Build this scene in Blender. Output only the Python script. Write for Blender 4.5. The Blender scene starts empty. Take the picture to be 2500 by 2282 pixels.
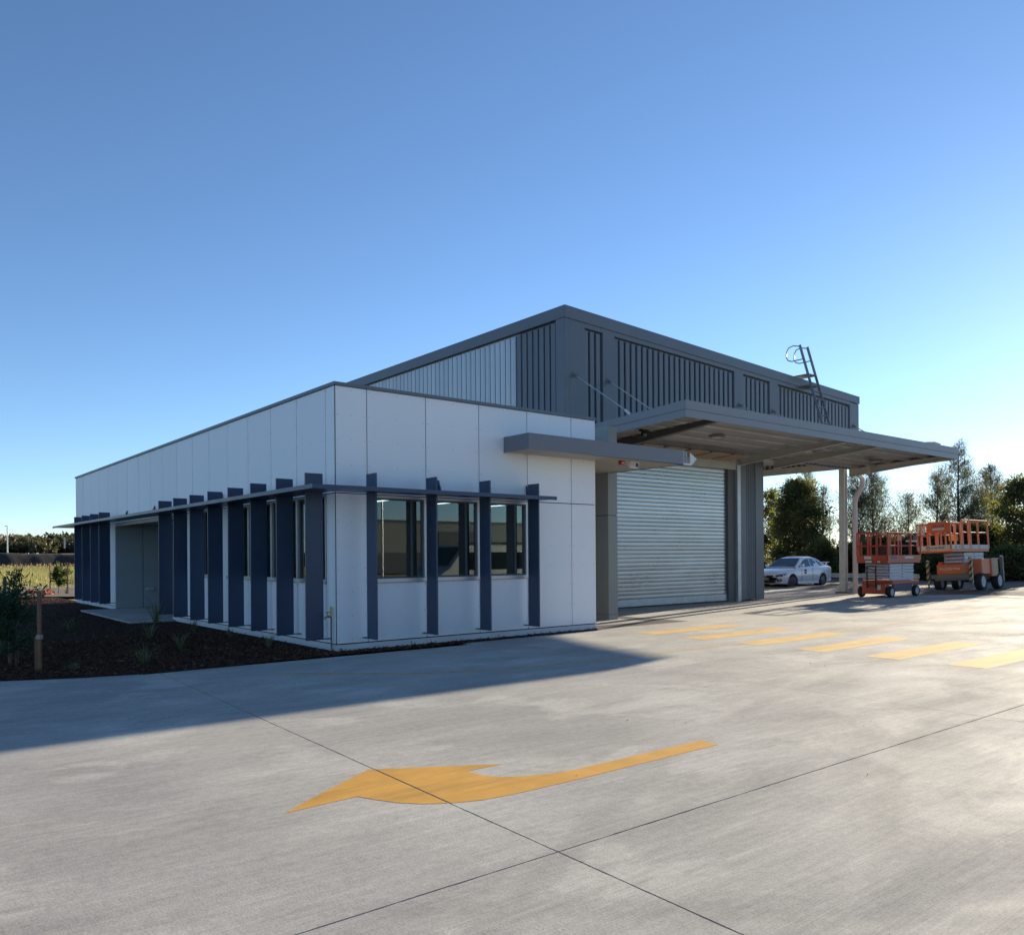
import bpy, bmesh, math, random
import numpy as np
from mathutils import Vector, Matrix
from mathutils.bvhtree import BVHTree
R = math.radians
rnd = random.Random(7)
rng = np.random.default_rng(11)
scn = bpy.context.scene
COL = scn.collection

# ------------------------------------------------------------------ camera, sky, sun, exposure
CAM = Vector((-6.30, -12.47, 1.60))
cam_d = bpy.data.cameras.new("camera")
cam = bpy.data.objects.new("camera", cam_d)
COL.objects.link(cam)
cam_d.sensor_width = 36.0
cam_d.lens = 28.68
cam_d.shift_y = 0.0855
cam_d.clip_start = 0.05
cam_d.clip_end = 9000
cam.matrix_world = (Matrix.Translation(CAM) @ Matrix.Rotation(R(51.016 - 90), 4, 'Z')
                    @ Matrix.Rotation(R(90), 4, 'X') @ Matrix.Rotation(-0.0070, 4, 'Z'))
scn.camera = cam

SUN_AZ = 11.6      # degrees from +X towards +Y
SUN_EL = 13.0
wd = bpy.data.worlds.new("World")
scn.world = wd
wd.use_nodes = True
wn = wd.node_tree
wn.nodes.clear()
sky = wn.nodes.new('ShaderNodeTexSky')
sky.sky_type = 'NISHITA'
sky.sun_disc = False
sky.sun_elevation = R(SUN_EL)
sky.sun_rotation = R(90 - SUN_AZ)
sky.altitude = 500
sky.air_density = 0.8
sky.dust_density = 0.07
sky.ozone_density = 3.2
bg = wn.nodes.new('ShaderNodeBackground')
bg.inputs['Strength'].default_value = 0.092
wo = wn.nodes.new('ShaderNodeOutputWorld')
wn.links.new(sky.outputs[0], bg.inputs['Color'])
wn.links.new(bg.outputs[0], wo.inputs['Surface'])

sun_d = bpy.data.lights.new("sun", 'SUN')
sun_d.energy = 5.0
sun_d.angle = R(0.55)
sun_d.color = (1.0, 0.87, 0.66)
sun = bpy.data.objects.new("sun", sun_d)
COL.objects.link(sun)
sd = Vector((math.cos(R(SUN_EL)) * math.cos(R(SUN_AZ)), math.cos(R(SUN_EL)) * math.sin(R(SUN_AZ)), math.sin(R(SUN_EL))))
sun.rotation_euler = sd.to_track_quat('Z', 'Y').to_euler()
sun.location = (60, 12, 30)

vs = scn.view_settings
vs.view_transform = 'Standard'
vs.look = 'None'
vs.exposure = 1.2
vs.gamma = 1.0
vs.use_curve_mapping = False
scn.cycles.max_bounces = 8
scn.cycles.transparent_max_bounces = 16
scn.cycles.sample_clamp_indirect = 6.0

# ------------------------------------------------------------------ materials
def mat(name, col, rough=0.6, metal=0.0, var=0.0, scale=4.0, bump=0.0, bscale=60.0, spec=0.5, stretch=None, coat=0.0):
    m = bpy.data.materials.new(name)
    m.use_nodes = True
    nt = m.node_tree
    b = nt.nodes['Principled BSDF']
    b.inputs['Base Color'].default_value = (*col, 1)
    b.inputs['Roughness'].default_value = rough
    b.inputs['Metallic'].default_value = metal
    b.inputs['Specular IOR Level'].default_value = spec
    if coat:
        b.inputs['Coat Weight'].default_value = coat
        b.inputs['Coat Roughness'].default_value = 0.04
    if var or bump:
        tc = nt.nodes.new('ShaderNodeTexCoord')
        mp = nt.nodes.new('ShaderNodeMapping')
        if stretch:
            mp.inputs['Scale'].default_value = stretch
        nt.links.new(tc.outputs['Object'], mp.inputs['Vector'])
    if var:
        n = nt.nodes.new('ShaderNodeTexNoise')
        n.inputs['Scale'].default_value = scale
        n.inputs['Detail'].default_value = 6
        n.inputs['Roughness'].default_value = 0.62
        nt.links.new(mp.outputs[0], n.inputs['Vector'])
        cr = nt.nodes.new('ShaderNodeMapRange')
        cr.inputs['From Min'].default_value = 0.3
        cr.inputs['From Max'].default_value = 0.7
        cr.inputs['To Min'].default_value = 1 - var
        cr.inputs['To Max'].default_value = 1 + var
        nt.links.new(n.outputs['Fac'], cr.inputs['Value'])
        mx = nt.nodes.new('ShaderNodeVectorMath')
        mx.operation = 'SCALE'
        mx.inputs[0].default_value = col
        nt.links.new(cr.outputs[0], mx.inputs['Scale'])
        nt.links.new(mx.outputs[0], b.inputs['Base Color'])
        rr = nt.nodes.new('ShaderNodeMapRange')
        rr.inputs['To Min'].default_value = max(0.02, rough - 0.1)
        rr.inputs['To Max'].default_value = min(1, rough + 0.1)
        nt.links.new(n.outputs['Fac'], rr.inputs['Value'])
        nt.links.new(rr.outputs[0], b.inputs['Roughness'])
    if bump:
        n2 = nt.nodes.new('ShaderNodeTexNoise')
        n2.inputs['Scale'].default_value = bscale
        n2.inputs['Detail'].default_value = 4
        nt.links.new(mp.outputs[0], n2.inputs['Vector'])
        bp = nt.nodes.new('ShaderNodeBump')
        bp.inputs['Strength'].default_value = bump
        bp.inputs['Distance'].default_value = 0.02
        nt.links.new(n2.outputs['Fac'], bp.inputs['Height'])
        nt.links.new(bp.outputs[0], b.inputs['Normal'])
    return m

def obj_tint(m, amt):
    nt = m.node_tree
    b = nt.nodes['Principled BSDF']
    src = b.inputs['Base Color'].links[0].from_socket if b.inputs['Base Color'].links else None
    oi = nt.nodes.new('ShaderNodeObjectInfo')
    mr = nt.nodes.new('ShaderNodeMapRange')
    mr.inputs['To Min'].default_value = 1 - amt; mr.inputs['To Max'].default_value = 1 + amt
    nt.links.new(oi.outputs['Random'], mr.inputs['Value'])
    v = nt.nodes.new('ShaderNodeVectorMath'); v.operation = 'SCALE'
    if src: nt.links.new(src, v.inputs[0])
    else: v.inputs[0].default_value = b.inputs['Base Color'].default_value[:3]
    nt.links.new(mr.outputs[0], v.inputs['Scale'])
    nt.links.new(v.outputs[0], b.inputs['Base Color'])

def leaf_mat(name, c1, c2, trans=0.4, scale=0.7, tm=(1.5, 1.5, 0.7)):
    m = bpy.data.materials.new(name)
    m.use_nodes = True
    nt = m.node_tree
    nt.nodes.clear()
    out = nt.nodes.new('ShaderNodeOutputMaterial')
    tc = nt.nodes.new('ShaderNodeTexCoord')
    n = nt.nodes.new('ShaderNodeTexNoise')
    n.inputs['Scale'].default_value = scale
    n.inputs['Detail'].default_value = 5
    nt.links.new(tc.outputs['Object'], n.inputs['Vector'])
    r = nt.nodes.new('ShaderNodeValToRGB')
    r.color_ramp.elements[0].position = 0.35
    r.color_ramp.elements[1].position = 0.68
    r.color_ramp.elements[0].color = (*c1, 1)
    r.color_ramp.elements[1].color = (*c2, 1)
    nt.links.new(n.outputs['Fac'], r.inputs['Fac'])
    d = nt.nodes.new('ShaderNodeBsdfPrincipled')
    d.inputs['Roughness'].default_value = 0.55
    d.inputs['Specular IOR Level'].default_value = 0.3
    t = nt.nodes.new('ShaderNodeBsdfTranslucent')
    nt.links.new(r.outputs[0], d.inputs['Base Color'])
    br = nt.nodes.new('ShaderNodeVectorMath')
    br.operation = 'MULTIPLY'
    br.inputs[1].default_value = tm
    nt.links.new(r.outputs[0], br.inputs[0])
    nt.links.new(br.outputs[0], t.inputs['Color'])
    mx = nt.nodes.new('ShaderNodeMixShader')
    mx.inputs['Fac'].default_value = trans
    nt.links.new(d.outputs[0], mx.inputs[1])
    nt.links.new(t.outputs[0], mx.inputs[2])
    nt.links.new(mx.outputs[0], out.inputs['Surface'])
    return m

def glass_mat(name, tint, gloss=1.0, base=0.05):
    m = bpy.data.materials.new(name)
    m.use_nodes = True
    nt = m.node_tree
    nt.nodes.clear()
    out = nt.nodes.new('ShaderNodeOutputMaterial')
    tr = nt.nodes.new('ShaderNodeBsdfTransparent')
    tr.inputs['Color'].default_value = (*tint, 1)
    gl = nt.nodes.new('ShaderNodeBsdfGlossy')
    gl.inputs['Roughness'].default_value = 0.0
    gl.inputs['Color'].default_value = (0.9, 0.96, 0.98, 1)
    fr = nt.nodes.new('ShaderNodeFresnel')
    fr.inputs['IOR'].default_value = 1.5
    mr = nt.nodes.new('ShaderNodeMath')
    mr.operation = 'MULTIPLY_ADD'
    mr.inputs[1].default_value = gloss
    mr.inputs[2].default_value = base
    mr.use_clamp = True
    nt.links.new(fr.outputs[0], mr.inputs[0])
    mx = nt.nodes.new('ShaderNodeMixShader')
    nt.links.new(mr.outputs[0], mx.inputs['Fac'])
    nt.links.new(tr.outputs[0], mx.inputs[1])
    nt.links.new(gl.outputs[0], mx.inputs[2])
    nt.links.new(mx.outputs[0], out.inputs['Surface'])
    return m

def concrete_mat():
    m = bpy.data.materials.new("concrete")
    m.use_nodes = True
    nt = m.node_tree
    L = nt.links.new
    N = nt.nodes.new
    b = nt.nodes['Principled BSDF']
    g = N('ShaderNodeNewGeometry')
    def noise(scale, detail, rough, mapping=None, dist=0.0):
        n = N('ShaderNodeTexNoise')
        n.inputs['Scale'].default_value = scale
        n.inputs['Detail'].default_value = detail
        n.inputs['Roughness'].default_value = rough
        n.inputs['Distortion'].default_value = dist
        L((mapping or g).outputs['Vector' if mapping else 'Position'], n.inputs['Vector'])
        return n
    def mapping(rot, sc):
        mp = N('ShaderNodeMapping')
        mp.inputs['Rotation'].default_value = (0, 0, rot)
        mp.inputs['Scale'].default_value = sc
        L(g.outputs['Position'], mp.inputs['Vector'])
        return mp
    def rng_(src, a, b_, lo, hi):
        r = N('ShaderNodeMapRange')
        r.inputs['From Min'].default_value = a
        r.inputs['From Max'].default_value = b_
        r.inputs['To Min'].default_value = lo
        r.inputs['To Max'].default_value = hi
        L(src, r.inputs['Value'])
        return r.outputs[0]
    big = noise(0.33, 5, 0.55, dist=0.6)
    pat = noise(1.0, 9, 0.68, mapping(R(55), (0.55, 1.35, 1)), dist=0.5)
    patch2 = noise(0.95, 9, 0.66, mapping(R(25), (0.7, 1.15, 1)), dist=0.5)
    speck = noise(16, 5, 0.75)
    fine = noise(70, 4, 0.7)
    broom = noise(1, 3, 0.6, mapping(R(55), (2.2, 120, 1)))
    broom2 = noise(1, 2, 0.5, mapping(R(55), (0.5, 24, 1)))
    ramp = N('ShaderNodeValToRGB')
    ramp.color_ramp.elements[0].position = 0.40
    ramp.color_ramp.elements[0].color = (0.345, 0.328, 0.298, 1)
    ramp.color_ramp.elements[1].position = 0.62
    ramp.color_ramp.elements[1].color = (0.49, 0.465, 0.415, 1)
    add = N('ShaderNodeMath')
    add.operation = 'MULTIPLY_ADD'
    add.inputs[1].default_value = 0.45
    L(big.outputs['Fac'], add.inputs[0])
    a2 = N('ShaderNodeMath')
    a2.operation = 'MULTIPLY_ADD'
    a2.inputs[1].default_value = 0.55
    a2.inputs[2].default_value = 0.0
    L(pat.outputs['Fac'], a2.inputs[0])
    L(a2.outputs[0], add.inputs[2])
    L(add.outputs[0], ramp.inputs['Fac'])
    # pale laitance patches
    mixp = N('ShaderNodeMix')
    mixp.data_type = 'RGBA'
    L(rng_(patch2.outputs['Fac'], 0.52, 0.62, 0, 0.6), mixp.inputs['Factor'])
    L(ramp.outputs[0], mixp.inputs['A'])
    mixp.inputs['B'].default_value = (0.57, 0.54, 0.475, 1)
    # faint pink / olive tints
    tint = noise(0.5, 3, 0.5)
    mixt = N('ShaderNodeMix')
    mixt.data_type = 'RGBA'
    L(rng_(tint.outputs['Fac'], 0.52, 0.72, 0, 0.25), mixt.inputs['Factor'])
    L(mixp.outputs['Result'], mixt.inputs['A'])
    mixt.inputs['B'].default_value = (0.36, 0.325, 0.33, 1)
    v1 = N('ShaderNodeMath'); v1.operation = 'MULTIPLY'
    L(rng_(broom.outputs['Fac'], 0.3, 0.7, 0.90, 1.09), v1.inputs[0])
    L(rng_(broom2.outputs['Fac'], 0.3, 0.7, 0.94, 1.06), v1.inputs[1])
    v2 = N('ShaderNodeMath'); v2.operation = 'MULTIPLY'
    L(v1.outputs[0], v2.inputs[0])
    L(rng_(fine.outputs['Fac'], 0.3, 0.7, 0.82, 1.15), v2.inputs[1])
    # small dark spots
    vor = N('ShaderNodeTexVoronoi')
    vor.inputs['Scale'].default_value = 1.6
    vor.inputs['Randomness'].default_value = 1
    L(g.outputs['Position'], vor.inputs['Vector'])
    spots = rng_(vor.outputs['Distance'], 0.007, 0.014, 0.35, 1)
    v4 = N('ShaderNodeMath'); v4.operation = 'MULTIPLY'
    L(v2.outputs[0], v4.inputs[0]); L(rng_(speck.outputs['Fac'], 0.3, 0.7, 0.86, 1.12), v4.inputs[1])
    v2 = v4
    v3 = N('ShaderNodeMath'); v3.operation = 'MULTIPLY'
    L(v2.outputs[0], v3.inputs[0]); L(spots, v3.inputs[1])
    trk = None
    for cx_, cy_, rad in ((-12.0, -19.5, 11.2), (-12.0, -19.5, 12.75), (6.0, -26.0, 17.6), (6.0, -26.0, 19.2)):
        ds = N('ShaderNodeVectorMath'); ds.operation = 'DISTANCE'
        L(g.outputs['Position'], ds.inputs[0]); ds.inputs[1].default_value = (cx_, cy_, 0)
        ab = N('ShaderNodeMath'); ab.operation = 'SUBTRACT'; L(ds.outputs['Value'], ab.inputs[0]); ab.inputs[1].default_value = rad
        aa = N('ShaderNodeMath'); aa.operation = 'ABSOLUTE'; L(ab.outputs[0], aa.inputs[0])
        o_ = rng_(aa.outputs[0], 0.04, 0.14, 1, 0)
        if trk is None: trk = o_
        else:
            mxm = N('ShaderNodeMath'); mxm.operation = 'MAXIMUM'; L(trk, mxm.inputs[0]); L(o_, mxm.inputs[1]); trk = mxm.outputs[0]
    tk = N('ShaderNodeMath'); tk.operation = 'MULTIPLY'
    L(trk, tk.inputs[0]); L(rng_(patch2.outputs['Fac'], 0.4, 0.6, 0.0, 0.16), tk.inputs[1])
    t1 = N('ShaderNodeMath'); t1.operation = 'SUBTRACT'; t1.inputs[0].default_value = 1; L(tk.outputs[0], t1.inputs[1])
    v5 = N('ShaderNodeMath'); v5.operation = 'MULTIPLY'; L(v3.outputs[0], v5.inputs[0]); L(t1.outputs[0], v5.inputs[1])
    v3 = v5
    sc = N('ShaderNodeVectorMath'); sc.operation = 'SCALE'
    L(mixt.outputs['Result'], sc.inputs[0]); L(v3.outputs[0], sc.inputs['Scale'])
    L(sc.outputs[0], b.inputs['Base Color'])
    L(rng_(pat.outputs['Fac'], 0.3, 0.7, 0.98, 0.78), b.inputs['Roughness'])
    b.inputs['Specular IOR Level'].default_value = 0.10
    hs = N('ShaderNodeMath'); hs.operation = 'ADD'
    L(broom.outputs['Fac'], hs.inputs[0]); L(fine.outputs['Fac'], hs.inputs[1])
    bp = N('ShaderNodeBump')
    bp.inputs['Strength'].default_value = 0.35
    bp.inputs['Distance'].default_value = 0.004
    L(hs.outputs[0], bp.inputs['Height'])
    L(bp.outputs[0], b.inputs['Normal'])
    return m

def paint_mat(name="yellow_road_paint", col=(0.62, 0.33, 0.075)):
    m = mat(name, col, 0.85, var=0.13, scale=2.6, bump=0.1, bscale=300, spec=0.10)
    nt = m.node_tree; b = nt.nodes['Principled BSDF']; L = nt.links.new
    src = b.inputs['Base Color'].links[0].from_socket
    g = nt.nodes.new('ShaderNodeNewGeometry')
    def thr(scale, detail, lo, hi, amt, st=(1, 1, 1)):
        mp = nt.nodes.new('ShaderNodeMapping'); mp.inputs['Scale'].default_value = st; mp.inputs['Rotation'].default_value = (0, 0, R(12))
        L(g.outputs['Position'], mp.inputs['Vector'])
        n = nt.nodes.new('ShaderNodeTexNoise'); n.inputs['Scale'].default_value = scale; n.inputs['Detail'].default_value = detail; n.inputs['Roughness'].default_value = 0.7
        L(mp.outputs[0], n.inputs['Vector'])
        q = nt.nodes.new('ShaderNodeMapRange'); q.inputs['From Min'].default_value = lo; q.inputs['From Max'].default_value = hi; q.inputs['To Max'].default_value = amt
        L(n.outputs['Fac'], q.inputs['Value']); return q.outputs[0]
    prev = src
    for fac, col in ((thr(26, 6, .58, .66, .65), (.40, .33, .22)), (thr(1.2, 6, .52, .66, .5, (.35, 3.2, 1)), (.36, .21, .07))):
        mx = nt.nodes.new('ShaderNodeMix'); mx.data_type = 'RGBA'
        L(fac, mx.inputs['Factor']); L(prev, mx.inputs['A']); mx.inputs['B'].default_value = (*col, 1)
        prev = mx.outputs['Result']
    L(prev, b.inputs['Base Color'])
    return m

M = dict(
    concrete=concrete_mat(), paint=paint_mat(), paint2=paint_mat("glare_pale_yellow_road_paint", (0.68, 0.45, 0.17)),  # crossing bars: weathered tone, with sun glare put into the colour
    worn=mat("worn_line_paint", (0.56, 0.37, 0.15), 0.9, var=0.2, scale=5, spec=0.1),
    joint=mat("joint_filler", (0.018, 0.017, 0.016), 0.9, var=0.3, scale=20),
    white=mat("white_fibre_cement", (0.86, 0.855, 0.855), 0.5, var=0.015, scale=1.6, bump=0.06, bscale=220),
    plinth=mat("white_plinth", (0.62, 0.63, 0.63), 0.6, var=0.06, scale=3),
    dark_back=mat("black_membrane", (0.012, 0.014, 0.02), 0.8),
    screw=mat("screw_metal", (0.28, 0.29, 0.3), 0.45, 0.6),
    navy=mat("navy_powder_coat", (0.034, 0.056, 0.104), 0.34, var=0.06, scale=3, spec=0.5),
    char=mat("charcoal_colourbond", (0.145, 0.155, 0.172), 0.42, var=0.07, scale=1.2, spec=0.5),
    awn=mat("grey_violet_fascia", (0.165, 0.165, 0.182), 0.42, var=0.05, scale=1.5),
    zinc=mat("zincalume_sheet", (0.47, 0.485, 0.495), 0.42, 0.55, var=0.05, scale=1.4),
    galv=mat("galvanised_slat", (0.46, 0.485, 0.51), 0.30, 0.78, var=0.13, scale=1.1, stretch=(0.8, 1, 2.2)),
    galv2=mat("galvanised_steel", (0.50, 0.51, 0.51), 0.42, 0.6, var=0.15, scale=5),
    olive=mat("grey_green_panel", (0.27, 0.272, 0.248), 0.5, var=0.05, scale=1.5),
    jamb=mat("dark_olive_steel", (0.095, 0.092, 0.082), 0.5, var=0.08, scale=2),
    soffit=mat("soffit_lining", (0.36, 0.345, 0.31), 0.55, var=0.05, scale=2),
    entry=mat("blue_grey_entry_panel", (0.30, 0.33, 0.345), 0.5, var=0.05, scale=1.5),
    under=mat("canopy_under_sheet", (0.66, 0.63, 0.58), 0.45, 0.1, var=0.15, scale=1.5),
    steel=mat("painted_grey_beam", (0.125, 0.118, 0.106), 0.5, var=0.08, scale=3),
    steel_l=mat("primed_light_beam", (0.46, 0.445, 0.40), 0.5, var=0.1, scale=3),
    tan=mat("tan_board", (0.42, 0.29, 0.16), 0.6, var=0.12, scale=4),
    alu=mat("anodised_aluminium", (0.52, 0.53, 0.54), 0.36, 0.55, var=0.05, scale=6),
    frame_d=mat("dark_aluminium_sash", (0.075, 0.09, 0.10), 0.4, 0.2),
    glass=glass_mat("window_glass", (0.60, 0.68, 0.67), 1.25, 0.03),
    wall_in=mat("office_interior_wall", (0.30, 0.30, 0.28), 0.8, var=0.04),
    floor_in=mat("office_carpet", (0.06, 0.065, 0.07), 0.95, var=0.15, scale=14),
    column=mat("pale_column_paint", (0.52, 0.525, 0.49), 0.5, var=0.12, scale=7),  # one even pale paint tone
    pipe=mat("downpipe_pvc", (0.58, 0.53, 0.51), 0.45, var=0.04),
    mulch=mat("dark_mulch", (0.040, 0.024, 0.017), 1.0, var=0.45, scale=22, bump=1.0, bscale=40, spec=0.05),
    chip=mat("bark_chip", (0.085, 0.046, 0.030), 1.0, var=0.6, scale=40, spec=0.05),
    chip2=mat("pale_bark_chip", (0.17, 0.10, 0.065), 1.0, var=0.5, scale=40, spec=0.05),
    canopyf=mat("canopy_fascia", (0.215, 0.218, 0.235), 0.42, var=0.05, scale=1.5),
    stake=mat("hardwood_stake", (0.17, 0.085, 0.045), 0.8, var=0.28, scale=9, stretch=(1, 1, 0.15), bump=0.3),
    tie=mat("hessian_tie", (0.33, 0.28, 0.22), 0.9),
    bark=mat("grey_bark", (0.075, 0.062, 0.05), 0.9, var=0.35, scale=7, bump=0.5, bscale=30),
    dirt=mat("brown_dirt", (0.15, 0.115, 0.085), 0.95, var=0.3, scale=1.3, bump=0.6, bscale=9),
    earth=mat("dark_fill_earth", (0.024, 0.020, 0.018), 0.95, var=0.3, scale=0.6, bump=0.7, bscale=3),
    field=mat("dry_field", (0.29, 0.265, 0.115), 0.95, var=0.3, scale=0.7),
    road=mat("far_road", (0.30, 0.28, 0.24), 0.9, var=0.1),
    grass=leaf_mat("dry_grass_blade", (0.24, 0.25, 0.085), (0.43, 0.39, 0.17), 0.35, 0.35, (1.1, 1.05, 0.8)),
    seed=leaf_mat("seed_head", (0.30, 0.20, 0.15), (0.42, 0.30, 0.22), 0.3, 2),
    l_acacia=leaf_mat("acacia_leaf", (0.066, 0.074, 0.034), (0.165, 0.162, 0.068), 0.55, 0.8),
    l_casu=leaf_mat("casuarina_needle", (0.075, 0.076, 0.052), (0.13, 0.125, 0.08), 0.40, 0.9),
    l_under=leaf_mat("understory_leaf", (0.05, 0.058, 0.028), (0.125, 0.13, 0.05), 0.45, 1.0),
    l_sap=leaf_mat("sapling_leaf", (0.022, 0.055, 0.030), (0.040, 0.085, 0.042), 0.3, 3),
    l_sap2=leaf_mat("sunlit_sapling_leaf", (0.035, 0.06, 0.02), (0.07, 0.10, 0.03), 0.4, 3),
    l_far=leaf_mat("far_tree_leaf", (0.050, 0.052, 0.034), (0.095, 0.088, 0.052), 0.3, 0.12),
    tuft=leaf_mat("strappy_leaf", (0.09, 0.10, 0.055), (0.20, 0.19, 0.11), 0.3, 4),
    car=mat("white_car_paint", (0.72, 0.73, 0.75), 0.28, coat=0.8),
    carglass=mat("car_glass", (0.010, 0.012, 0.016), 0.05, spec=0.9),
    tyre=mat("black_rubber", (0.022, 0.021, 0.02), 0.85, var=0.2, scale=20),
    rim=mat("dark_alloy_rim", (0.10, 0.10, 0.105), 0.35, 0.7),
    black=mat("black_plastic", (0.014, 0.014, 0.015), 0.5),
    lamp=mat("clear_lamp", (0.40, 0.41, 0.43), 0.1, 0.35),
    plate=mat("number_plate", (0.52, 0.50, 0.47), 0.5),
    chrome=mat("bright_chrome", (0.75, 0.75, 0.76), 0.12, 1.0),
    red=mat("red_lift_paint", (0.42, 0.058, 0.022), 0.42, var=0.12, scale=4),
    orange=mat("orange_lift_paint", (0.62, 0.13, 0.028), 0.45, var=0.12, scale=4),
    orange_f=mat("faded_orange_paint", (0.58, 0.165, 0.055), 0.5, var=0.12, scale=4),
    cream=mat("cream_board", (0.58, 0.53, 0.42), 0.55, var=0.06),
    sciss=mat("grey_scissor_arm", (0.50, 0.515, 0.54), 0.45, var=0.06, scale=6),
    liftgrey=mat("grey_chassis", (0.16, 0.155, 0.13), 0.55, var=0.1, scale=5),
    wheelw=mat("white_wheel_disc", (0.40, 0.42, 0.45), 0.5, var=0.06, scale=6),
    decal=mat("pale_decal", (0.55, 0.53, 0.50), 0.5),
    blue=mat("blue_decal", (0.03, 0.045, 0.22), 0.45),
    navyshade=mat("dark_blue_tray", (0.03, 0.035, 0.08), 0.5),
    yellow=mat("yellow_tag", (0.55, 0.50, 0.03), 0.5),
    yellow_b=mat("yellow_box", (0.42, 0.24, 0.03), 0.5),
    redplastic=mat("red_siren_plastic", (0.38, 0.03, 0.02), 0.35),
    whiteplastic=mat("white_plastic", (0.62, 0.63, 0.62), 0.4),
    brass=mat("brass", (0.30, 0.22, 0.09), 0.35, 0.8),
    ink=mat("black_ink", (0.02, 0.02, 0.02), 0.6),
    whiteink=mat("white_ink", (0.68, 0.66, 0.62), 0.6),
    orangecloth=mat("orange_mesh", (0.55, 0.10, 0.04), 0.7),
    wh_wall=mat("beige_tilt_panel", (0.30, 0.29, 0.25), 0.7, var=0.05, scale=0.4),
    wh_dark=mat("dark_shed_trim", (0.09, 0.095, 0.10), 0.5),
    hill=mat("distant_hill", (0.16, 0.18, 0.19), 0.95, var=0.1, scale=0.01),  # distance haze put into the colour as blue-grey
    ground=mat("far_ground", (0.20, 0.18, 0.10), 0.95, var=0.3, scale=0.08),
)
em = bpy.data.materials.new("lit_diffuser")
em.use_nodes = True
em.node_tree.nodes['Principled BSDF'].inputs['Emission Color'].default_value = (0.93, 0.97, 1, 1)
em.node_tree.nodes['Principled BSDF'].inputs['Emission Strength'].default_value = 1.6
M['lit'] = em

for k_, a_ in (('white', .025), ('galv', .09), ('char', .05), ('zinc', .07), ('navy', .07), ('paint', .06), ('under', .06), ('stake', .2), ('soffit', .05), ('olive', .04)): obj_tint(M[k_], a_)

# striped outrigger paint
def stripe_mat():
    m = bpy.data.materials.new("yellow_black_stripes")
    m.use_nodes = True
    nt = m.node_tree
    b = nt.nodes['Principled BSDF']
    tc = nt.nodes.new('ShaderNodeTexCoord')
    mp = nt.nodes.new('ShaderNodeMapping')
    mp.inputs['Rotation'].default_value = (R(40), R(40), 0)
    w = nt.nodes.new('ShaderNodeTexWave')
    w.bands_direction = 'Z'
    w.inputs['Scale'].default_value = 2.2
    nt.links.new(tc.outputs['Object'], mp.inputs['Vector'])
    nt.links.new(mp.outputs[0], w.inputs['Vector'])
    r = nt.nodes.new('ShaderNodeValToRGB')
    r.color_ramp.interpolation = 'CONSTANT'
    r.color_ramp.elements[1].position = 0.5
    r.color_ramp.elements[0].color = (0.03, 0.03, 0.025, 1)
    r.color_ramp.elements[1].color = (0.36, 0.31, 0.14, 1)
    nt.links.new(w.outputs['Fac'], r.inputs['Fac'])
    nt.links.new(r.outputs[0], b.inputs['Base Color'])
    return m
M['stripe'] = stripe_mat()

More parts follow.
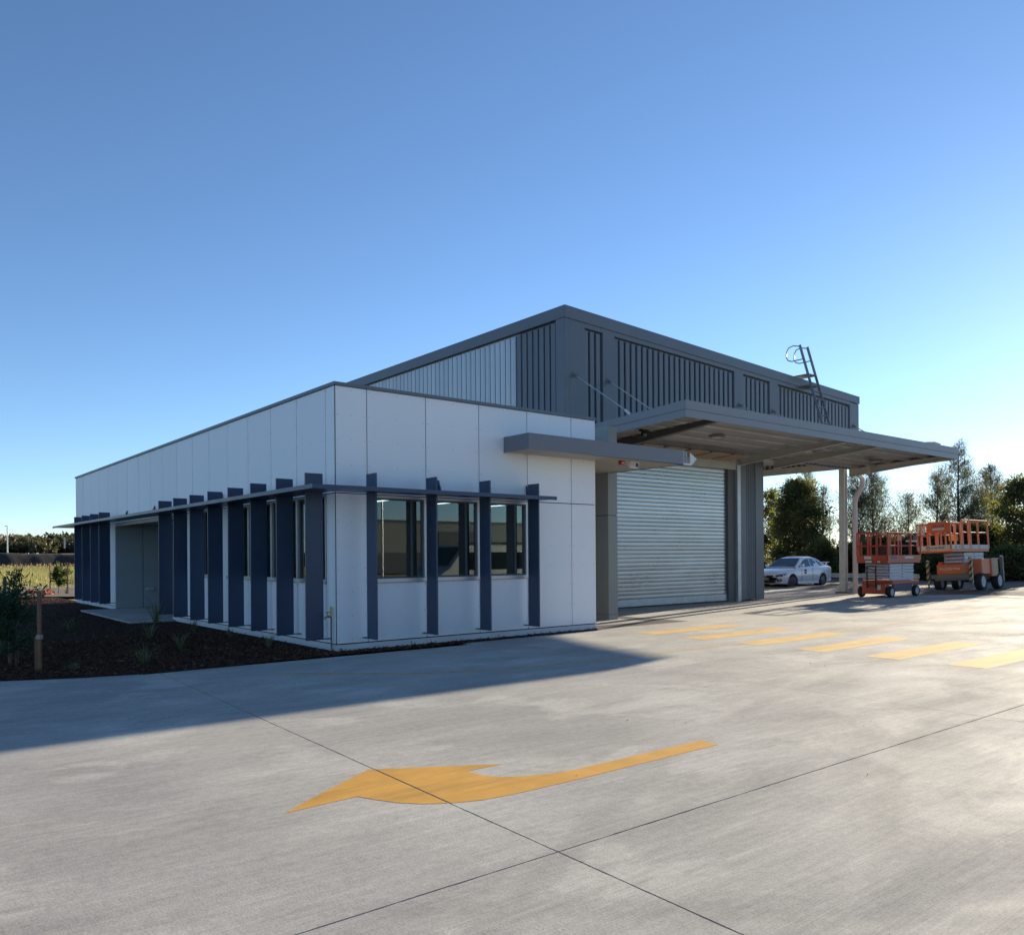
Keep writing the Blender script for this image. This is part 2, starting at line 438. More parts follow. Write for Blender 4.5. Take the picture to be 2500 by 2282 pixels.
# ------------------------------------------------------------------ helpers
class MB:
    def __init__(s):
        s.v = []; s.f = []; s.smooth = False
    def poly(s, pts, faces):
        o = len(s.v)
        s.v += [tuple(p) for p in pts]
        s.f += [tuple(i + o for i in f) for f in faces]
        return s
    def hexa(s, p):   # 8 points: bottom 4 (ccw), top 4
        return s.poly(p, [(3, 2, 1, 0), (4, 5, 6, 7), (0, 1, 5, 4), (1, 2, 6, 5), (2, 3, 7, 6), (3, 0, 4, 7)])
    def box(s, x0, y0, z0, x1, y1, z1):
        x0, x1 = min(x0, x1), max(x0, x1); y0, y1 = min(y0, y1), max(y0, y1); z0, z1 = min(z0, z1), max(z0, z1)
        return s.hexa([(x0, y0, z0), (x1, y0, z0), (x1, y1, z0), (x0, y1, z0), (x0, y0, z1), (x1, y0, z1), (x1, y1, z1), (x0, y1, z1)])
    def bar(s, a, b, w, h=None, up=(0, 0, 1)):   # rectangular bar from a to b
        h = h or w
        a = Vector(a); b = Vector(b); d = (b - a).normalized(); u = Vector(up)
        if abs(d.dot(u)) > 0.95: u = Vector((0, 1, 0))
        r = d.cross(u).normalized(); u = r.cross(d).normalized()
        r *= w / 2; u *= h / 2
        return s.hexa([a - r - u, a + r - u, b + r - u, b - r - u, a - r + u, a + r + u, b + r + u, b - r + u])
    def tube(s, pts, r, n=8, cap=True):
        pts = [Vector(p) for p in pts]
        rr = r if isinstance(r, (list, tuple)) else [r] * len(pts)
        o = len(s.v); prev = None
        for i, p in enumerate(pts):
            d = (pts[min(i + 1, len(pts) - 1)] - pts[max(i - 1, 0)]).normalized()
            u = prev if prev else (Vector((0, 0, 1)) if abs(d.z) < 0.9 else Vector((1, 0, 0)))
            u = (u - d * u.dot(d)).normalized(); prev = u
            w = d.cross(u)
            for k in range(n):
                a = 2 * math.pi * k / n
                s.v.append(tuple(p + (u * math.cos(a) + w * math.sin(a)) * rr[i]))
        for i in range(len(pts) - 1):
            for k in range(n):
                s.f.append((o + i * n + k, o + i * n + (k + 1) % n, o + (i + 1) * n + (k + 1) % n, o + (i + 1) * n + k))
        if cap:
            s.f.append(tuple(o + k for k in reversed(range(n))))
            s.f.append(tuple(o + (len(pts) - 1) * n + k for k in range(n)))
        return s
    def prism(s, prof, a, b, axis):   # profile list of 2-tuples extruded along axis from a to b
        n = len(prof)
        def P(t, q):
            return {'x': (t, q[0], q[1]), 'y': (q[0], t, q[1]), 'z': (q[0], q[1], t)}[axis]
        pts = [P(a, q) for q in prof] + [P(b, q) for q in prof]
        fs = [tuple(reversed(range(n))), tuple(range(n, 2 * n))] + [(i, (i + 1) % n, n + (i + 1) % n, n + i) for i in range(n)]
        return s.poly(pts, fs)
    def lathe(s, prof, n=24, c=(0, 0, 0), axis='y', cap=True):   # prof: (r, t)
        o = len(s.v)
        for r, t in prof:
            for k in range(n):
                a = 2 * math.pi * k / n
                ca, sa = r * math.cos(a), r * math.sin(a)
                q = {'y': (ca, t, sa), 'x': (t, ca, sa), 'z': (ca, sa, t)}[axis]
                s.v.append((c[0] + q[0], c[1] + q[1], c[2] + q[2]))
        m = len(prof)
        for i in range(m - 1):
            for k in range(n):
                s.f.append((o + i * n + k, o + i * n + (k + 1) % n, o + (i + 1) * n + (k + 1) % n, o + (i + 1) * n + k))
        if cap and prof[0][0] > 1e-6: s.f.append(tuple(o + k for k in range(n)))
        if cap and prof[-1][0] > 1e-6: s.f.append(tuple(o + (m - 1) * n + k for k in reversed(range(n))))
        return s
    def mesh(s, name, fix=True, bevel=0.0):
        me = bpy.data.meshes.new(name)
        me.from_pydata(s.v, [], s.f)
        if fix or bevel:
            bm = bmesh.new(); bm.from_mesh(me)
            bmesh.ops.recalc_face_normals(bm, faces=bm.faces)
            if bevel:
                bmesh.ops.bevel(bm, geom=list(bm.edges), offset=bevel, segments=1, profile=0.5, affect='EDGES', clamp_overlap=True)
            bm.to_mesh(me); bm.free()
        if s.smooth:
            me.shade_smooth()
            me.set_sharp_from_angle(angle=R(38))
        return me
    def build(s, name, m, parent=None, loc=None, bevel=0.0):
        me = s.mesh(name, True, bevel)
        me.materials.append(m)
        return link(name, me, parent, loc)

def link(name, me, parent=None, loc=None):
    o = bpy.data.objects.new(name, me)
    COL.objects.link(o)
    if parent: o.parent = parent
    if loc: o.location = loc
    return o

def tag(o, label=None, cat=None, group=None, kind=None):
    if label: o['label'] = label
    if cat: o['category'] = cat
    if group: o['group'] = group
    if kind: o['kind'] = kind
    return o

def thing(name, label, cat, loc=(0, 0, 0), rz=0.0, group=None):
    o = bpy.data.objects.new(name, None)
    o.empty_display_size = 0.2
    COL.objects.link(o)
    o.location = loc
    o.rotation_euler = (0, 0, rz)
    return tag(o, label, cat, group)

def kids(o): return [c for c in bpy.data.objects if c.parent == o]

def copy_tree(o, parent=None):
    c = o.copy(); COL.objects.link(c)
    if parent: c.parent = parent
    for ch in kids(o): copy_tree(ch, c)
    return c

def np_mesh(name, V, F, m, parent=None, loc=None):
    V = np.asarray(V, np.float32); F = np.asarray(F, np.int32)
    me = bpy.data.meshes.new(name)
    me.vertices.add(len(V)); me.vertices.foreach_set('co', V.ravel())
    k = F.shape[1]
    me.loops.add(F.size); me.loops.foreach_set('vertex_index', F.ravel())
    me.polygons.add(len(F))
    me.polygons.foreach_set('loop_start', np.arange(0, F.size, k, dtype=np.int32))
    me.update(calc_edges=True)
    me.materials.append(m)
    return link(name, me, parent, loc)

def unit(a): return a / np.maximum(np.linalg.norm(a, axis=1, keepdims=True), 1e-6)

def leaves(P, D, length, width):
    """diamond shaped leaves at P pointing along D -> verts, quads"""
    n = len(P)
    D = unit(D)
    side = unit(np.cross(D, rng.normal(size=(n, 3))))
    length = np.broadcast_to(np.asarray(length), (n,))[:, None]
    width = np.broadcast_to(np.asarray(width), (n,))[:, None]
    V = np.stack([P, P + D * length * 0.45 + side * width / 2, P + D * length, P + D * length * 0.45 - side * width / 2], 1).reshape(-1, 3)
    F = np.arange(4 * n).reshape(n, 4)
    return V, F

def text_mesh(body, size, m, parent, loc, rot, name="lettering", ext=0.004):
    cu = bpy.data.curves.new(name, 'FONT')
    cu.body = body; cu.size = size; cu.extrude = ext; cu.align_x = 'CENTER'; cu.align_y = 'CENTER'
    tmp = bpy.data.objects.new("tmp_text", cu)
    COL.objects.link(tmp)
    bpy.context.view_layer.update()
    me = bpy.data.meshes.new_from_object(tmp.evaluated_get(bpy.context.evaluated_depsgraph_get()))
    bpy.data.objects.remove(tmp)
    me.name = name
    me.materials.clear(); me.materials.append(m)
    o = link(name, me, parent, loc)
    o.rotation_euler = rot
    return o

def sheet(name, pts, z, m, parent=None):
    me = bpy.data.meshes.new(name)
    me.from_pydata([(p[0], p[1], z) for p in pts], [], [tuple(range(len(pts)))])
    me.materials.append(m)
    return link(name, me, parent)

# ------------------------------------------------------------------ ground and terrain
g = MB(); NN = 72
g.v.append((0, 0, -0.10))
g.v += [(4200 * math.cos(2 * math.pi * k / NN), 4200 * math.sin(2 * math.pi * k / NN), -0.10) for k in range(NN)]
g.f = [(0, 1 + k, 1 + (k + 1) % NN) for k in range(NN)]
tag(g.build('ground', M['ground']), kind='structure')

# concrete yard: dark base with separate slabs on it
yard = sheet('concrete_yard', [(-17.5, -26), (27.0, -26), (26.9, -1.2), (25.9, 0.85), (25.0, 1.3), (24.9, 4.6), (26.2, 5.6), (26.3, 9.5), (2.3, 9.5), (2.3, -0.5), (-3.3, -0.5), (-3.3, 4.5), (-17.5, 4.5)], -0.030, M['joint'])
tag(yard, kind='structure')
def slab(x0, y0, x1, y1, gap, cut=None):
    """slab with slightly ragged edges"""
    pts = []
    gx0, gx1, gy0, gy1 = gap
    def edge(ax, ay, bx, by, jit):
        n = max(2, int(math.hypot(bx - ax, by - ay) / 0.09))
        for i in range(n):
            t = i / n
            dx = dy = 0
            if i and jit:
                j = rnd.uniform(-1, 1) * jit
                if rnd.random() < 0.06: j *= 3
                if ax == bx: dx = j
                else: dy = j
            pts.append((ax + (bx - ax) * t + dx, ay + (by - ay) * t + dy))
    X0, X1, Y0, Y1 = x0 + gx0, x1 - gx1, y0 + gy0, y1 - gy1
    near = 0.0016 if (X0 > -12 and X1 < 6 and Y0 > -15 and Y1 < -0.5) else 0
    edge(X0, Y0, X1, Y0, near); edge(X1, Y0, X1, Y1, near); edge(X1, Y1, X0, Y1, near); edge(X0, Y1, X0, Y0, near)
    n = len(pts)
    if y1 <= -0.59: pts = [(p[0] + .03 + .042 * (p[1] + 4.95), p[1]) for p in pts]
    mb = MB()
    mb.v = [(p[0], p[1], 0.0) for p in pts] + [(p[0], p[1], -0.028) for p in pts]
    mb.f = [tuple(range(n))] + [(i, n + i, n + (i + 1) % n, (i + 1) % n) for i in range(n)]
    me = bpy.data.meshes.new('slab'); me.from_pydata(mb.v, [], mb.f)
    me.materials.append(M['concrete'])
    return link('slab', me, yard)
SX = [-14.4, -8.8, -3.2, 2.4, 8.0, 13.6, 19.2, 24.75]
SY = [-21.9, -17.7, -13.45, -9.2, -4.95, -0.6]
def gx(x): return 0.0062 if abs(x + 3.2) < .01 else 0.003
def gy(y): return 0.0058 if abs(y + 9.2) < .01 else 0.0016
for i in range(len(SX) - 1):
    for j in range(len(SY) - 1):
        slab(SX[i], SY[j], SX[i + 1], SY[j + 1], (gx(SX[i]), gx(SX[i + 1]), gy(SY[j]), gy(SY[j + 1])))
for i in range(2):
    slab(SX[i], -0.6, SX[i + 1], 4.4, (.003, .003, .002, .002))
for x0, x1 in ((2.4, 8.0), (8.0, 13.6), (13.6, 19.2), (19.2, 24.75)):
    slab(x0, -0.6, x1, 4.4, (.003, .003, .002, .002)); slab(x0, 4.4, x1, 9.45, (.003, .003, .002, .002))
me = bpy.data.meshes.new('slab')
me.from_pydata([(24.753, 4.6, 0), (26.2, 5.6, 0), (26.25, 9.45, 0), (24.753, 9.45, 0)], [], [(0, 1, 2, 3)]); me.materials.append(M['concrete'])
link('slab', me, yard)
me = bpy.data.meshes.new('slab')
me.from_pydata([(24.753, -21.9, 0), (26.95, -21.9, 0), (26.85, -1.2, 0), (25.9, 0.8, 0), (24.953, 1.3, 0), (24.753, 1.4, 0)], [], [(0, 1, 2, 3, 4, 5)]); me.materials.append(M['concrete'])
link('slab', me, yard)

# dirt verge on the right, gently mounded
def grid_terrain(name, x0, x1, y0, y1, nx, ny, zf, m, mask=None):
    V = []; F = []
    for j in range(ny + 1):
        for i in range(nx + 1):
            x = x0 + (x1 - x0) * i / nx; y = y0 + (y1 - y0) * j / ny
            V.append((x, y, zf(x, y)))
    for j in range(ny):
        for i in range(nx):
            a = j * (nx + 1) + i
            cx_ = x0 + (x1 - x0) * (i + .5) / nx; cy_ = y0 + (y1 - y0) * (j + .5) / ny
            if mask is None or mask(cx_, cy_): F.append((a, a + 1, a + nx + 2, a + nx + 1))
    o = np_mesh(name, V, F, m)
    o.data.shade_smooth()
    return tag(o, kind='structure')
def sm(a, b, t):
    t = min(1, max(0, (t - a) / (b - a))); return t * t * (3 - 2 * t)
def verge_z(x, y):
    rise = 0.34 * sm(1.6, -2.6, y) * sm(26.2, 29.5, x) + 0.10 * sm(25.4, 27.5, x)
    return -0.09 + 0.05 * sm(24.6, 25.6, x) + rise + 0.03 * math.sin(x * 1.7 + y * .9) * math.sin(y * 1.3 - x * .4) * sm(25.5, 28, x) + 0.02 * math.sin(x * 4.1) * math.sin(y * 3.7) * sm(25.8, 27, x)
grid_terrain('dirt_verge', 24.4, 75, -30, 45, 150, 160, verge_z, M['dirt'])

# mulch bed along the office
MUL = [(-14, 4.3), (-7.0, 1.05), (-4.81, 0.02), (-3.93, -0.38), (-2.96, -0.62), (-1.72, -0.55), (-0.24, -0.47), (1.17, -0.42), (3.08, -0.31), (5.95, -0.20), (6.09, -0.06), (6.09, 0.2), (0.2, 0.2), (0.2, 31.5), (-26, 31.5), (-26, 9.5)]
mul = sheet('mulch_bed', MUL, 0.006, M['mulch'])
tag(mul, kind='structure')
def inpoly(x, y, P):
    c = False; j = len(P) - 1
    for i in range(len(P)):
        if (P[i][1] > y) != (P[j][1] > y) and x < (P[j][0] - P[i][0]) * (y - P[i][1]) / (P[j][1] - P[i][1]) + P[i][0]: c = not c
        j = i
    return c
pts = []
while len(pts) < 42000:
    if rnd.random() < 0.12: x, y = rnd.uniform(-1, 6.05), rnd.uniform(-0.6, 0.0)
    else: x, y = rnd.uniform(-9.5, 0), (rnd.uniform(-0.6, 5) if rnd.random() < .6 else rnd.uniform(5, 30))
    if not inpoly(x, y, MUL): continue
    if 8.6 < y < 14.8 and x > -1.2: continue
    if y > -.07 and x > -.07: continue
    pts.append((x, y))
P = np.array(pts)
hN = np.array([0.5 + 0.5 * math.sin(p[0] * 3.1 + math.sin(p[1] * 2.3) * 2) * math.sin(p[1] * 2.7 + p[0]) for p in pts])
edge_f = np.where(P[:, 0] > -.35, 0.15, np.clip((P[:, 1] + 0.62) / 0.6, 0.15, 1))
P3 = np.column_stack([P, 0.008 + rng.random(len(P)) * 0.035 * edge_f + 0.03 * hN * edge_f])
D = np.column_stack([rng.normal(size=(len(P), 2)), rng.normal(size=len(P)) * 0.25])
V, F = leaves(P3, D, rng.uniform(0.03, 0.10, len(P)), rng.uniform(0.008, 0.024, len(P)))
tag(np_mesh('mulch_chips', V, F, M['chip']), kind='stuff')

k2 = rng.choice(len(P3), 4500, replace=False)
V, F = leaves(P3[k2] + np.array([0, 0, .012]), D[k2], rng.uniform(0.03, 0.12, len(k2)), rng.uniform(0.006, 0.018, len(k2)))
tag(np_mesh('pale_mulch_chips', V, F, M['chip2']), kind='stuff')

# entry path slab in the mulch
pth = MB().prism([(-1.08, 8.72), (0.10, 8.72), (0.10, 14.66), (-0.98, 14.66)], -0.02, 0.045, 'z')
pth = pth.build('entry_path', M['concrete'], bevel=0.006); tag(pth, kind='structure')

# field and embankment beyond the left corner
def field_z(x, y):
    return 0.02 + 0.12 * sm(30, 44, y) + 0.28 * sm(44, 78, y) + 0.06 * math.sin(x * .5 + y * .3) * math.sin(y * .41)
grid_terrain('field', -90, 60, 31.4, 80, 90, 40, field_z, M['field'])
grid_terrain('dirt_track', -90, 8, 25.4, 35.2, 70, 20, lambda x, y: 0.035 + 0.05 * math.sin(x * 1.1) * math.sin(y * 1.7) + 0.06 * sm(30, 38, y), M['dirt'])
def emb_z(x, y):
    top = 2.05 + 0.07 * math.sin(x * .35) + 0.03 * math.sin(x * 1.3 + 1)
    w = 0.12 * math.sin(x * .8) + 0.07 * math.sin(x * 2.1)
    return 0.3 + (top - 0.3) * sm(77.6 + w, 80.2 + w, y) + 0.03 * math.sin(x * 5 + y * 3)
grid_terrain('embankment', -90, 70, 76.5, 84, 400, 34, emb_z, M['earth'])
grid_terrain('upper_ground', -150, 150, 83.5, 400, 60, 40, lambda x, y: 2.02 + 1.2 * sm(90, 320, y), M['field'])
rd = sheet('far_road', [(-150, 110), (110, 104), (110, 120), (-150, 126)], 2.16, M['road']); tag(rd, kind='structure')

# grass of the field
n = 130000
gxs = rng.uniform(-26, 22, n); gys = 35.0 + (rng.random(n) ** 0.8) * 42.5
zz = np.array([field_z(a, b) for a, b in zip(gxs, gys)])
P = np.column_stack([gxs, gys, zz - 0.02])
lowf = np.clip((gys - 35) / 6, 0.35, 1)
D = np.column_stack([rng.normal(0, .28, n), rng.normal(0, .28, n), np.ones(n)])
V, F = leaves(P, D, rng.uniform(0.28, 0.62, n) * lowf, rng.uniform(0.014, 0.04, n))
tag(np_mesh('field_grass', V, F, M['grass']), kind='stuff')
n = 1000
gxs = rng.uniform(-9, 26, n); gys = rng.uniform(68, 77.5, n)
zz = np.array([field_z(a, b) for a, b in zip(gxs, gys)])
h = rng.uniform(0.3, 0.6, n)
P = np.column_stack([gxs, gys, zz + h])
V, F = leaves(P, np.column_stack([rng.normal(0, .3, n), rng.normal(0, .3, n), np.ones(n)]), 0.22, 0.07)
tag(np_mesh('seed_heads', V, F, M['seed']), kind='stuff')

# far wood as one mass
VV = []; FF = []; off = 0
def clump_leaves(c, r, n, ln, wd_, flat=1.0):
    u = unit(rng.normal(size=(n, 3))) * (rng.random((n, 1)) ** 0.35)
    Pp = np.asarray(c) + u * np.asarray(r)
    return leaves(Pp, u * 0.6 + rng.normal(size=(n, 3)) * 0.6, ln * rng.uniform(.6, 1.3, n), wd_)
for i in range(900):
    row = rnd.random()
    y = 250 + 130 * row
    az_ = rnd.uniform(70, 108)
    x = CAM.x + (y - CAM.y) * math.cos(R(az_)) / math.sin(R(az_))
    base = 2.02 + 1.2 * sm(90, 320, y)
    hh = (3.2 + 5.0 * row) * rnd.uniform(0.75, 1.2)
    for k in range(4):
        V, F = clump_leaves((x + rnd.uniform(-2.5, 2.5), y + rnd.uniform(-2, 2), base + hh * rnd.uniform(0.3, 0.82)), (2.2, 2.2, hh * 0.22), 70, 1.3, 0.85)
        VV.append(V); FF.append(F + off); off += len(V)
tag(np_mesh('far_wood', np.concatenate(VV), np.concatenate(FF), M['l_far']), kind='stuff')

# distant hill on the right
hb = MB(); prev = None
xs = [i / 40 for i in range(41)]
for t in xs:
    az_ = R(10 + 40 * t); Dd = 2600
    z = 38 + 26 * math.sin(t * 7 + 1) + 9 * math.sin(t * 19)
    hb.v.append((CAM.x + Dd * math.cos(az_), CAM.y + Dd * math.sin(az_), -5)); hb.v.append((CAM.x + (Dd + 500) * math.cos(az_), CAM.y + (Dd + 500) * math.sin(az_), z))
    hb.v.append((CAM.x + (Dd + 1100) * math.cos(az_), CAM.y + (Dd + 1100) * math.sin(az_), -5))
for i in range(40):
    a = i * 3
    hb.f += [(a, a + 3, a + 4, a + 1), (a + 1, a + 4, a + 5, a + 2)]
hb.smooth = True
tag(hb.build('distant_hill', M['hill']), kind='structure')

# ------------------------------------------------------------------ white office building
off_b = thing('office_building', 'low white panelled office building with navy vertical sun fins', 'building')
H = 4.47; ZJ = 2.665; SILL = 1.20
XW, YL = 6.10, 20.33
FJ = [0.0, 0.6, 1.8, 3.0, 4.2, 5.4, XW]
LJ = [0.0, 0.35] + [0.35 + 1.17 * i for i in range(1, 17)] + [YL]
G = 0.0085
screws = MB()
def scr(p, ax):
    r = 0.0075; n = 6
    c = Vector(p); vs_ = []
    for k in range(n):
        a = 2 * math.pi * k / n
        d = Vector((r * math.cos(a), 0, r * math.sin(a))) if ax == 'y' else Vector((0, r * math.cos(a), r * math.sin(a)))
        vs_.append(c + d)
    screws.poly(vs_, [tuple(range(n))])
def screw_grid(a0, a1, z0, z1, ax):
    w = a1 - a0
    cols = [a0 + .05, a1 - .05] + ([a0 + w / 2] if w > .4 else []) + ([a0 + w * .27, a1 - w * .27] if w > 5 else [])
    nz = max(2, int((z1 - z0) / 0.42))
    for cc in cols:
        for k in range(nz + 1):
            z = z0 + .06 + (z1 - z0 - .12) * k / nz
            scr((cc, -0.002, z) if ax == 'y' else (-0.002, cc, z), ax)
def panel_f(x0, x1, z0, z1, m=None, s=True):
    d = rnd.uniform(-.0012, .0015)
    MB().box(x0 + G, d, z0 + G, x1 - G, d + 0.018, z1 - G).build('wall_panel', m or M['white'], off_b)
    if s: screw_grid(x0, x1, z0, z1, 'y')
def panel_l(y0, y1, z0, z1, m=None, s=True):
    d = rnd.uniform(-.0012, .0015)
    MB().box(d, y0 + G, z0 + G, d + 0.018, y1 - G, z1 - G).build('wall_panel', m or M['white'], off_b)
    if s: screw_grid(y0, y1, z0, z1, 'x')
ZP = 0.125
for i in range(6):
    panel_f(FJ[i], FJ[i + 1], ZJ, H)
    if 1 <= i <= 3: panel_f(FJ[i], FJ[i + 1], ZP, SILL - .06)
    else: panel_f(FJ[i], FJ[i + 1], ZP, ZJ)
WIN_L = [1, 2, 3, 4, 6, 14, 15]
for i in range(len(LJ) - 1):
    y0, y1 = LJ[i], LJ[i + 1]
    if i == 0: y0 = 0.02
    panel_l(y0, y1, ZJ, H, s=(i < 11))
    mid = (y0 + y1) / 2
    if 8.85 < mid < 14.6: continue
    if i in WIN_L: panel_l(y0, y1, ZP, SILL - .06, s=(i < 6))
    elif i == 8: panel_l(y0, 8.95, ZP, ZJ, s=False)
    elif i == 13: panel_l(14.74, y1, ZP, ZJ, s=False)
    else: panel_l(y0, y1, ZP, ZJ, s=(i < 8))
me = screws.mesh('screw_heads', True); me.materials.append(M['screw'])
so = link('screw_heads', me, off_b); so['kind'] = 'stuff'
# dark backing with window holes left open: bands
bk = MB()
bk.box(0.03, 0.03, ZJ, XW - .01, 0.10, H)                       # front upper
bk.box(0.03, 0.03, 0.0, 0.62, 0.10, ZJ); bk.box(4.18, 0.03, 0.0, XW - .01, 0.10, ZJ); bk.box(0.62, 0.03, 0.0, 4.18, 0.10, SILL - .08)
bk.box(0.03, 0.10, ZJ, 0.10, YL - .02, H)
def lw(a, b, z0, z1): bk.box(0.03, a, z0, 0.10, b, z1)
lw(0.10, LJ[1], 0, ZJ); lw(LJ[1], LJ[5], 0, SILL - .08); lw(LJ[5], LJ[6], 0, ZJ); lw(LJ[6], LJ[7], 0, SILL - .08); lw(LJ[7], 8.93, 0, ZJ)
lw(14.76, LJ[14], 0, ZJ); lw(LJ[14], LJ[16], 0, SILL - .08); lw(LJ[16], YL - .02, 0, ZJ)
bk.build('backing_wall', M['dark_back'], off_b)
MB().box(XW - .012, 0.0, 0.0, XW, YL, H).build('side_wall', M['white'], off_b)
MB().box(0.02, YL - .02, 0, XW - .02, YL, H).build('rear_wall', M['white'], off_b)
# plinth strips
MB().box(-0.004, 0.002, -0.03, XW, 0.03, ZP - .012).build('plinth', M['plinth'], off_b)
for a, b in ((0.004, 8.95), (14.74, YL)):
    MB().box(0.002, a, -0.03, 0.03, b, ZP - .012).build('plinth', M['plinth'], off_b)
# corner bead and parapet capping
MB().box(-0.004, -0.004, ZP, 0.004, 0.004, H).build('corner_bead', M['dark_back'], off_b)
MB().box(-0.03, -0.03, H, XW + .02, 0.22, H + .055).build('parapet_capping', M['char'], off_b)
MB().box(-0.03, 0.222, H, 0.22, YL + .02, H + .055).build('parapet_capping', M['char'], off_b)
MB().box(0.1, 0.2, 4.20, XW - .02, YL - .1, 4.26).build('roof', M['zinc'], off_b)
# interior
it = MB()
it.box(0.10, 0.10, 0.02, 6.0, 8.9, 0.06)
it.build('floor', M['floor_in'], off_b)
MB().box(0.10, 0.10, 2.76, 6.08, 8.9, 2.80).build('ceiling', M['wall_in'], off_b)
it = MB(); it.box(6.0, 0.1, 0.06, 6.06, 8.9, 2.8); it.box(0.1, 4.6, 0.06, 4.4, 4.7, 2.8)
it.build('inner_wall', M['wall_in'], off_b)
it = MB(); it.box(3.4, 2.6, 0.06, 4.2, 3.2, 1.15); it.box(1.0, 3.8, .06, 3.0, 4.5, 1.6); it.box(4.6, 1.0, .06, 5.4, 2.2, 0.8)
it.build('cupboard', M['frame_d'], off_b)
# recessed entry
en = MB(); en.box(0.03, 14.72, 0.0, 3.2, 14.80, ZJ); en.build('entry_backing', M['dark_back'], off_b)
xs = [0.004, 0.80, 1.55, 2.35, 3.2]
for i in range(4):
    MB().box(xs[i] + G, 14.70, 0.05, xs[i + 1] - G, 14.718, ZJ - .02).build('entry_panel', M['entry'], off_b)
MB().box(3.2, 8.95, 0, 3.3, 14.8, ZJ).build('entry_wall', M['entry'], off_b)
MB().box(0.1, 8.91, 0, 3.2, 8.97, ZJ).build('entry_wall', M['entry'], off_b)
MB().box(0.03, 8.95, ZJ - .02, 3.2, 14.7, ZJ).build('entry_ceiling', M['soffit'], off_b)
MB().box(0.0, 8.95, ZJ - .10, 0.03, 14.72, ZJ - .006).build('entry_lintel', M['alu'], off_b)
MB().box(0.12, 8.97, 0.0, 3.2, 14.7, 0.045).build('entry_floor', M['concrete'], off_b)
# windows
def window(a0, a1, side):
    """side 'f' on the front face (a along X), 'l' on the left face (a along Y)"""
    def bx(mb, a_0, d0, z0, a_1, d1, z1):
        if side == 'f': mb.box(a_0, d0, z0, a_1, d1, z1)
        else: mb.box(d0, a_0, z0, d1, a_1, z1)
    z0, z1 = SILL - .04, ZJ - .012
    a0 += .006; a1 -= .006
    fr = MB(); w = .045 if side == 'f' else .024
    bx(fr, a0, -.012, z0 + w, a0 + w, .09, z1); bx(fr, a1 - w, -.012, z0 + w, a1, .09, z1)
    bx(fr, a0, -.0125, z1 - w, a1, .0905, z1 + .003); bx(fr, a0, -.0125, z0, a1, .0905, z0 + w + .001)
    f = fr.build('window', M['alu'], off_b)
    s = MB(); bx(s, a0 - .004, -.05, z0 - .02, a1 + .004, .0, z0 + .045); s.build('sill', M['alu'], f)
    sash = MB(); q = .03
    b0, b1, c0, c1 = a0 + w, a1 - w, z0 + w, z1 - w
    bx(sash, b0, .03, c0, b0 + q, .075, c1); bx(sash, b1 - q, .03, c0, b1, .075, c1)
    bx(sash, b0, .0305, c1 - q, b1, .0745, c1); bx(sash, b0, .0305, c0, b1, .0745, c0 + q)
    m_ = b0 + (b1 - b0) * (0.76 if side == 'f' else 0.30)
    bx(sash, m_, .028, c0, m_ + .04, .078, c1)
    if side == 'f': bx(sash, b1 - .14, .085, c0, b1 - .105, .12, c1)
    sash.build('sash', M['frame_d'], f)
    p = MB(); bx(p, b0 + .01, .052, c0 + .01, b1 - .01, .056, c1 - .01); p.build('pane', M['glass'], f)
for i in (1, 2, 3): window(FJ[i], FJ[i + 1], 'f')
for i in WIN_L: window(LJ[i], LJ[i + 1], 'l')
# sun shade blade
sh = MB()
sh.prism([(-0.78, -0.78), (4.28, -0.78), (4.28, -0.13), (-0.13, -0.13), (-0.13, 20.1), (-0.78, 20.1)], 2.672, 2.70, 'z')
sh.box(-.79, -.79, 2.655, 4.28, -.765, 2.722); sh.box(-.79, -.765, 2.655, -.765, 20.1, 2.722)
sh.build('shade_blade', M['navy'], off_b)
def shade_bracket(a, side):
    prof = [(-.01, 2.70), (-.46, 2.70), (-.12, 2.76), (-.03, 2.98), (-.01, 2.98)]
    mb = MB()
    if side == 'f': mb.prism(prof, a - .01, a + .01, 'x')
    else:
        pts = [(q[0], a - .01, q[1]) for q in prof] + [(q[0], a + .01, q[1]) for q in prof]; n_ = len(prof)
        mb.poly(pts, [tuple(reversed(range(n_))), tuple(range(n_, 2 * n_))] + [(i, (i + 1) % n_, n_ + (i + 1) % n_, n_ + i) for i in range(n_)])
    mb.build('shade_bracket', M['navy'], off_b)
for a in (2.05, 4.16): shade_bracket(a, 'f')
for a in (2.2, 5.3, 6.6, 10.4, 13.2): shade_bracket(a, 'l')
def fin(a, side):
    d0, d1, z0, z1 = -.135, -.45, .20, 2.99
    mb = MB(); t = .016
    if side == 'f': mb.box(a - t, d1, z0, a + t, d0, z1)
    else: mb.box(d1, a - t, z0, d0, a + t, z1)
    f = mb.build('sun_fin', M['navy'], off_b, bevel=.003)
    b = MB()
    z = z0 + .012
    if side == 'f': b.box(a - .03, d0 - .06, z - .008, a + .03, -.003, z + .008)
    else: b.box(d0 - .06, a - .03, z - .008, -.003, a + .03, z + .008)
    b.build('fin_bracket', M['navy'], f)
for a in (0.52, 1.73, 2.92, 4.11): fin(a, 'f')
for a in (0.21, 1.40, 2.60, 3.79, 4.98, 6.16, 7.35, 8.53, 14.75, 15.92, 17.1, 18.28): fin(a, 'l')

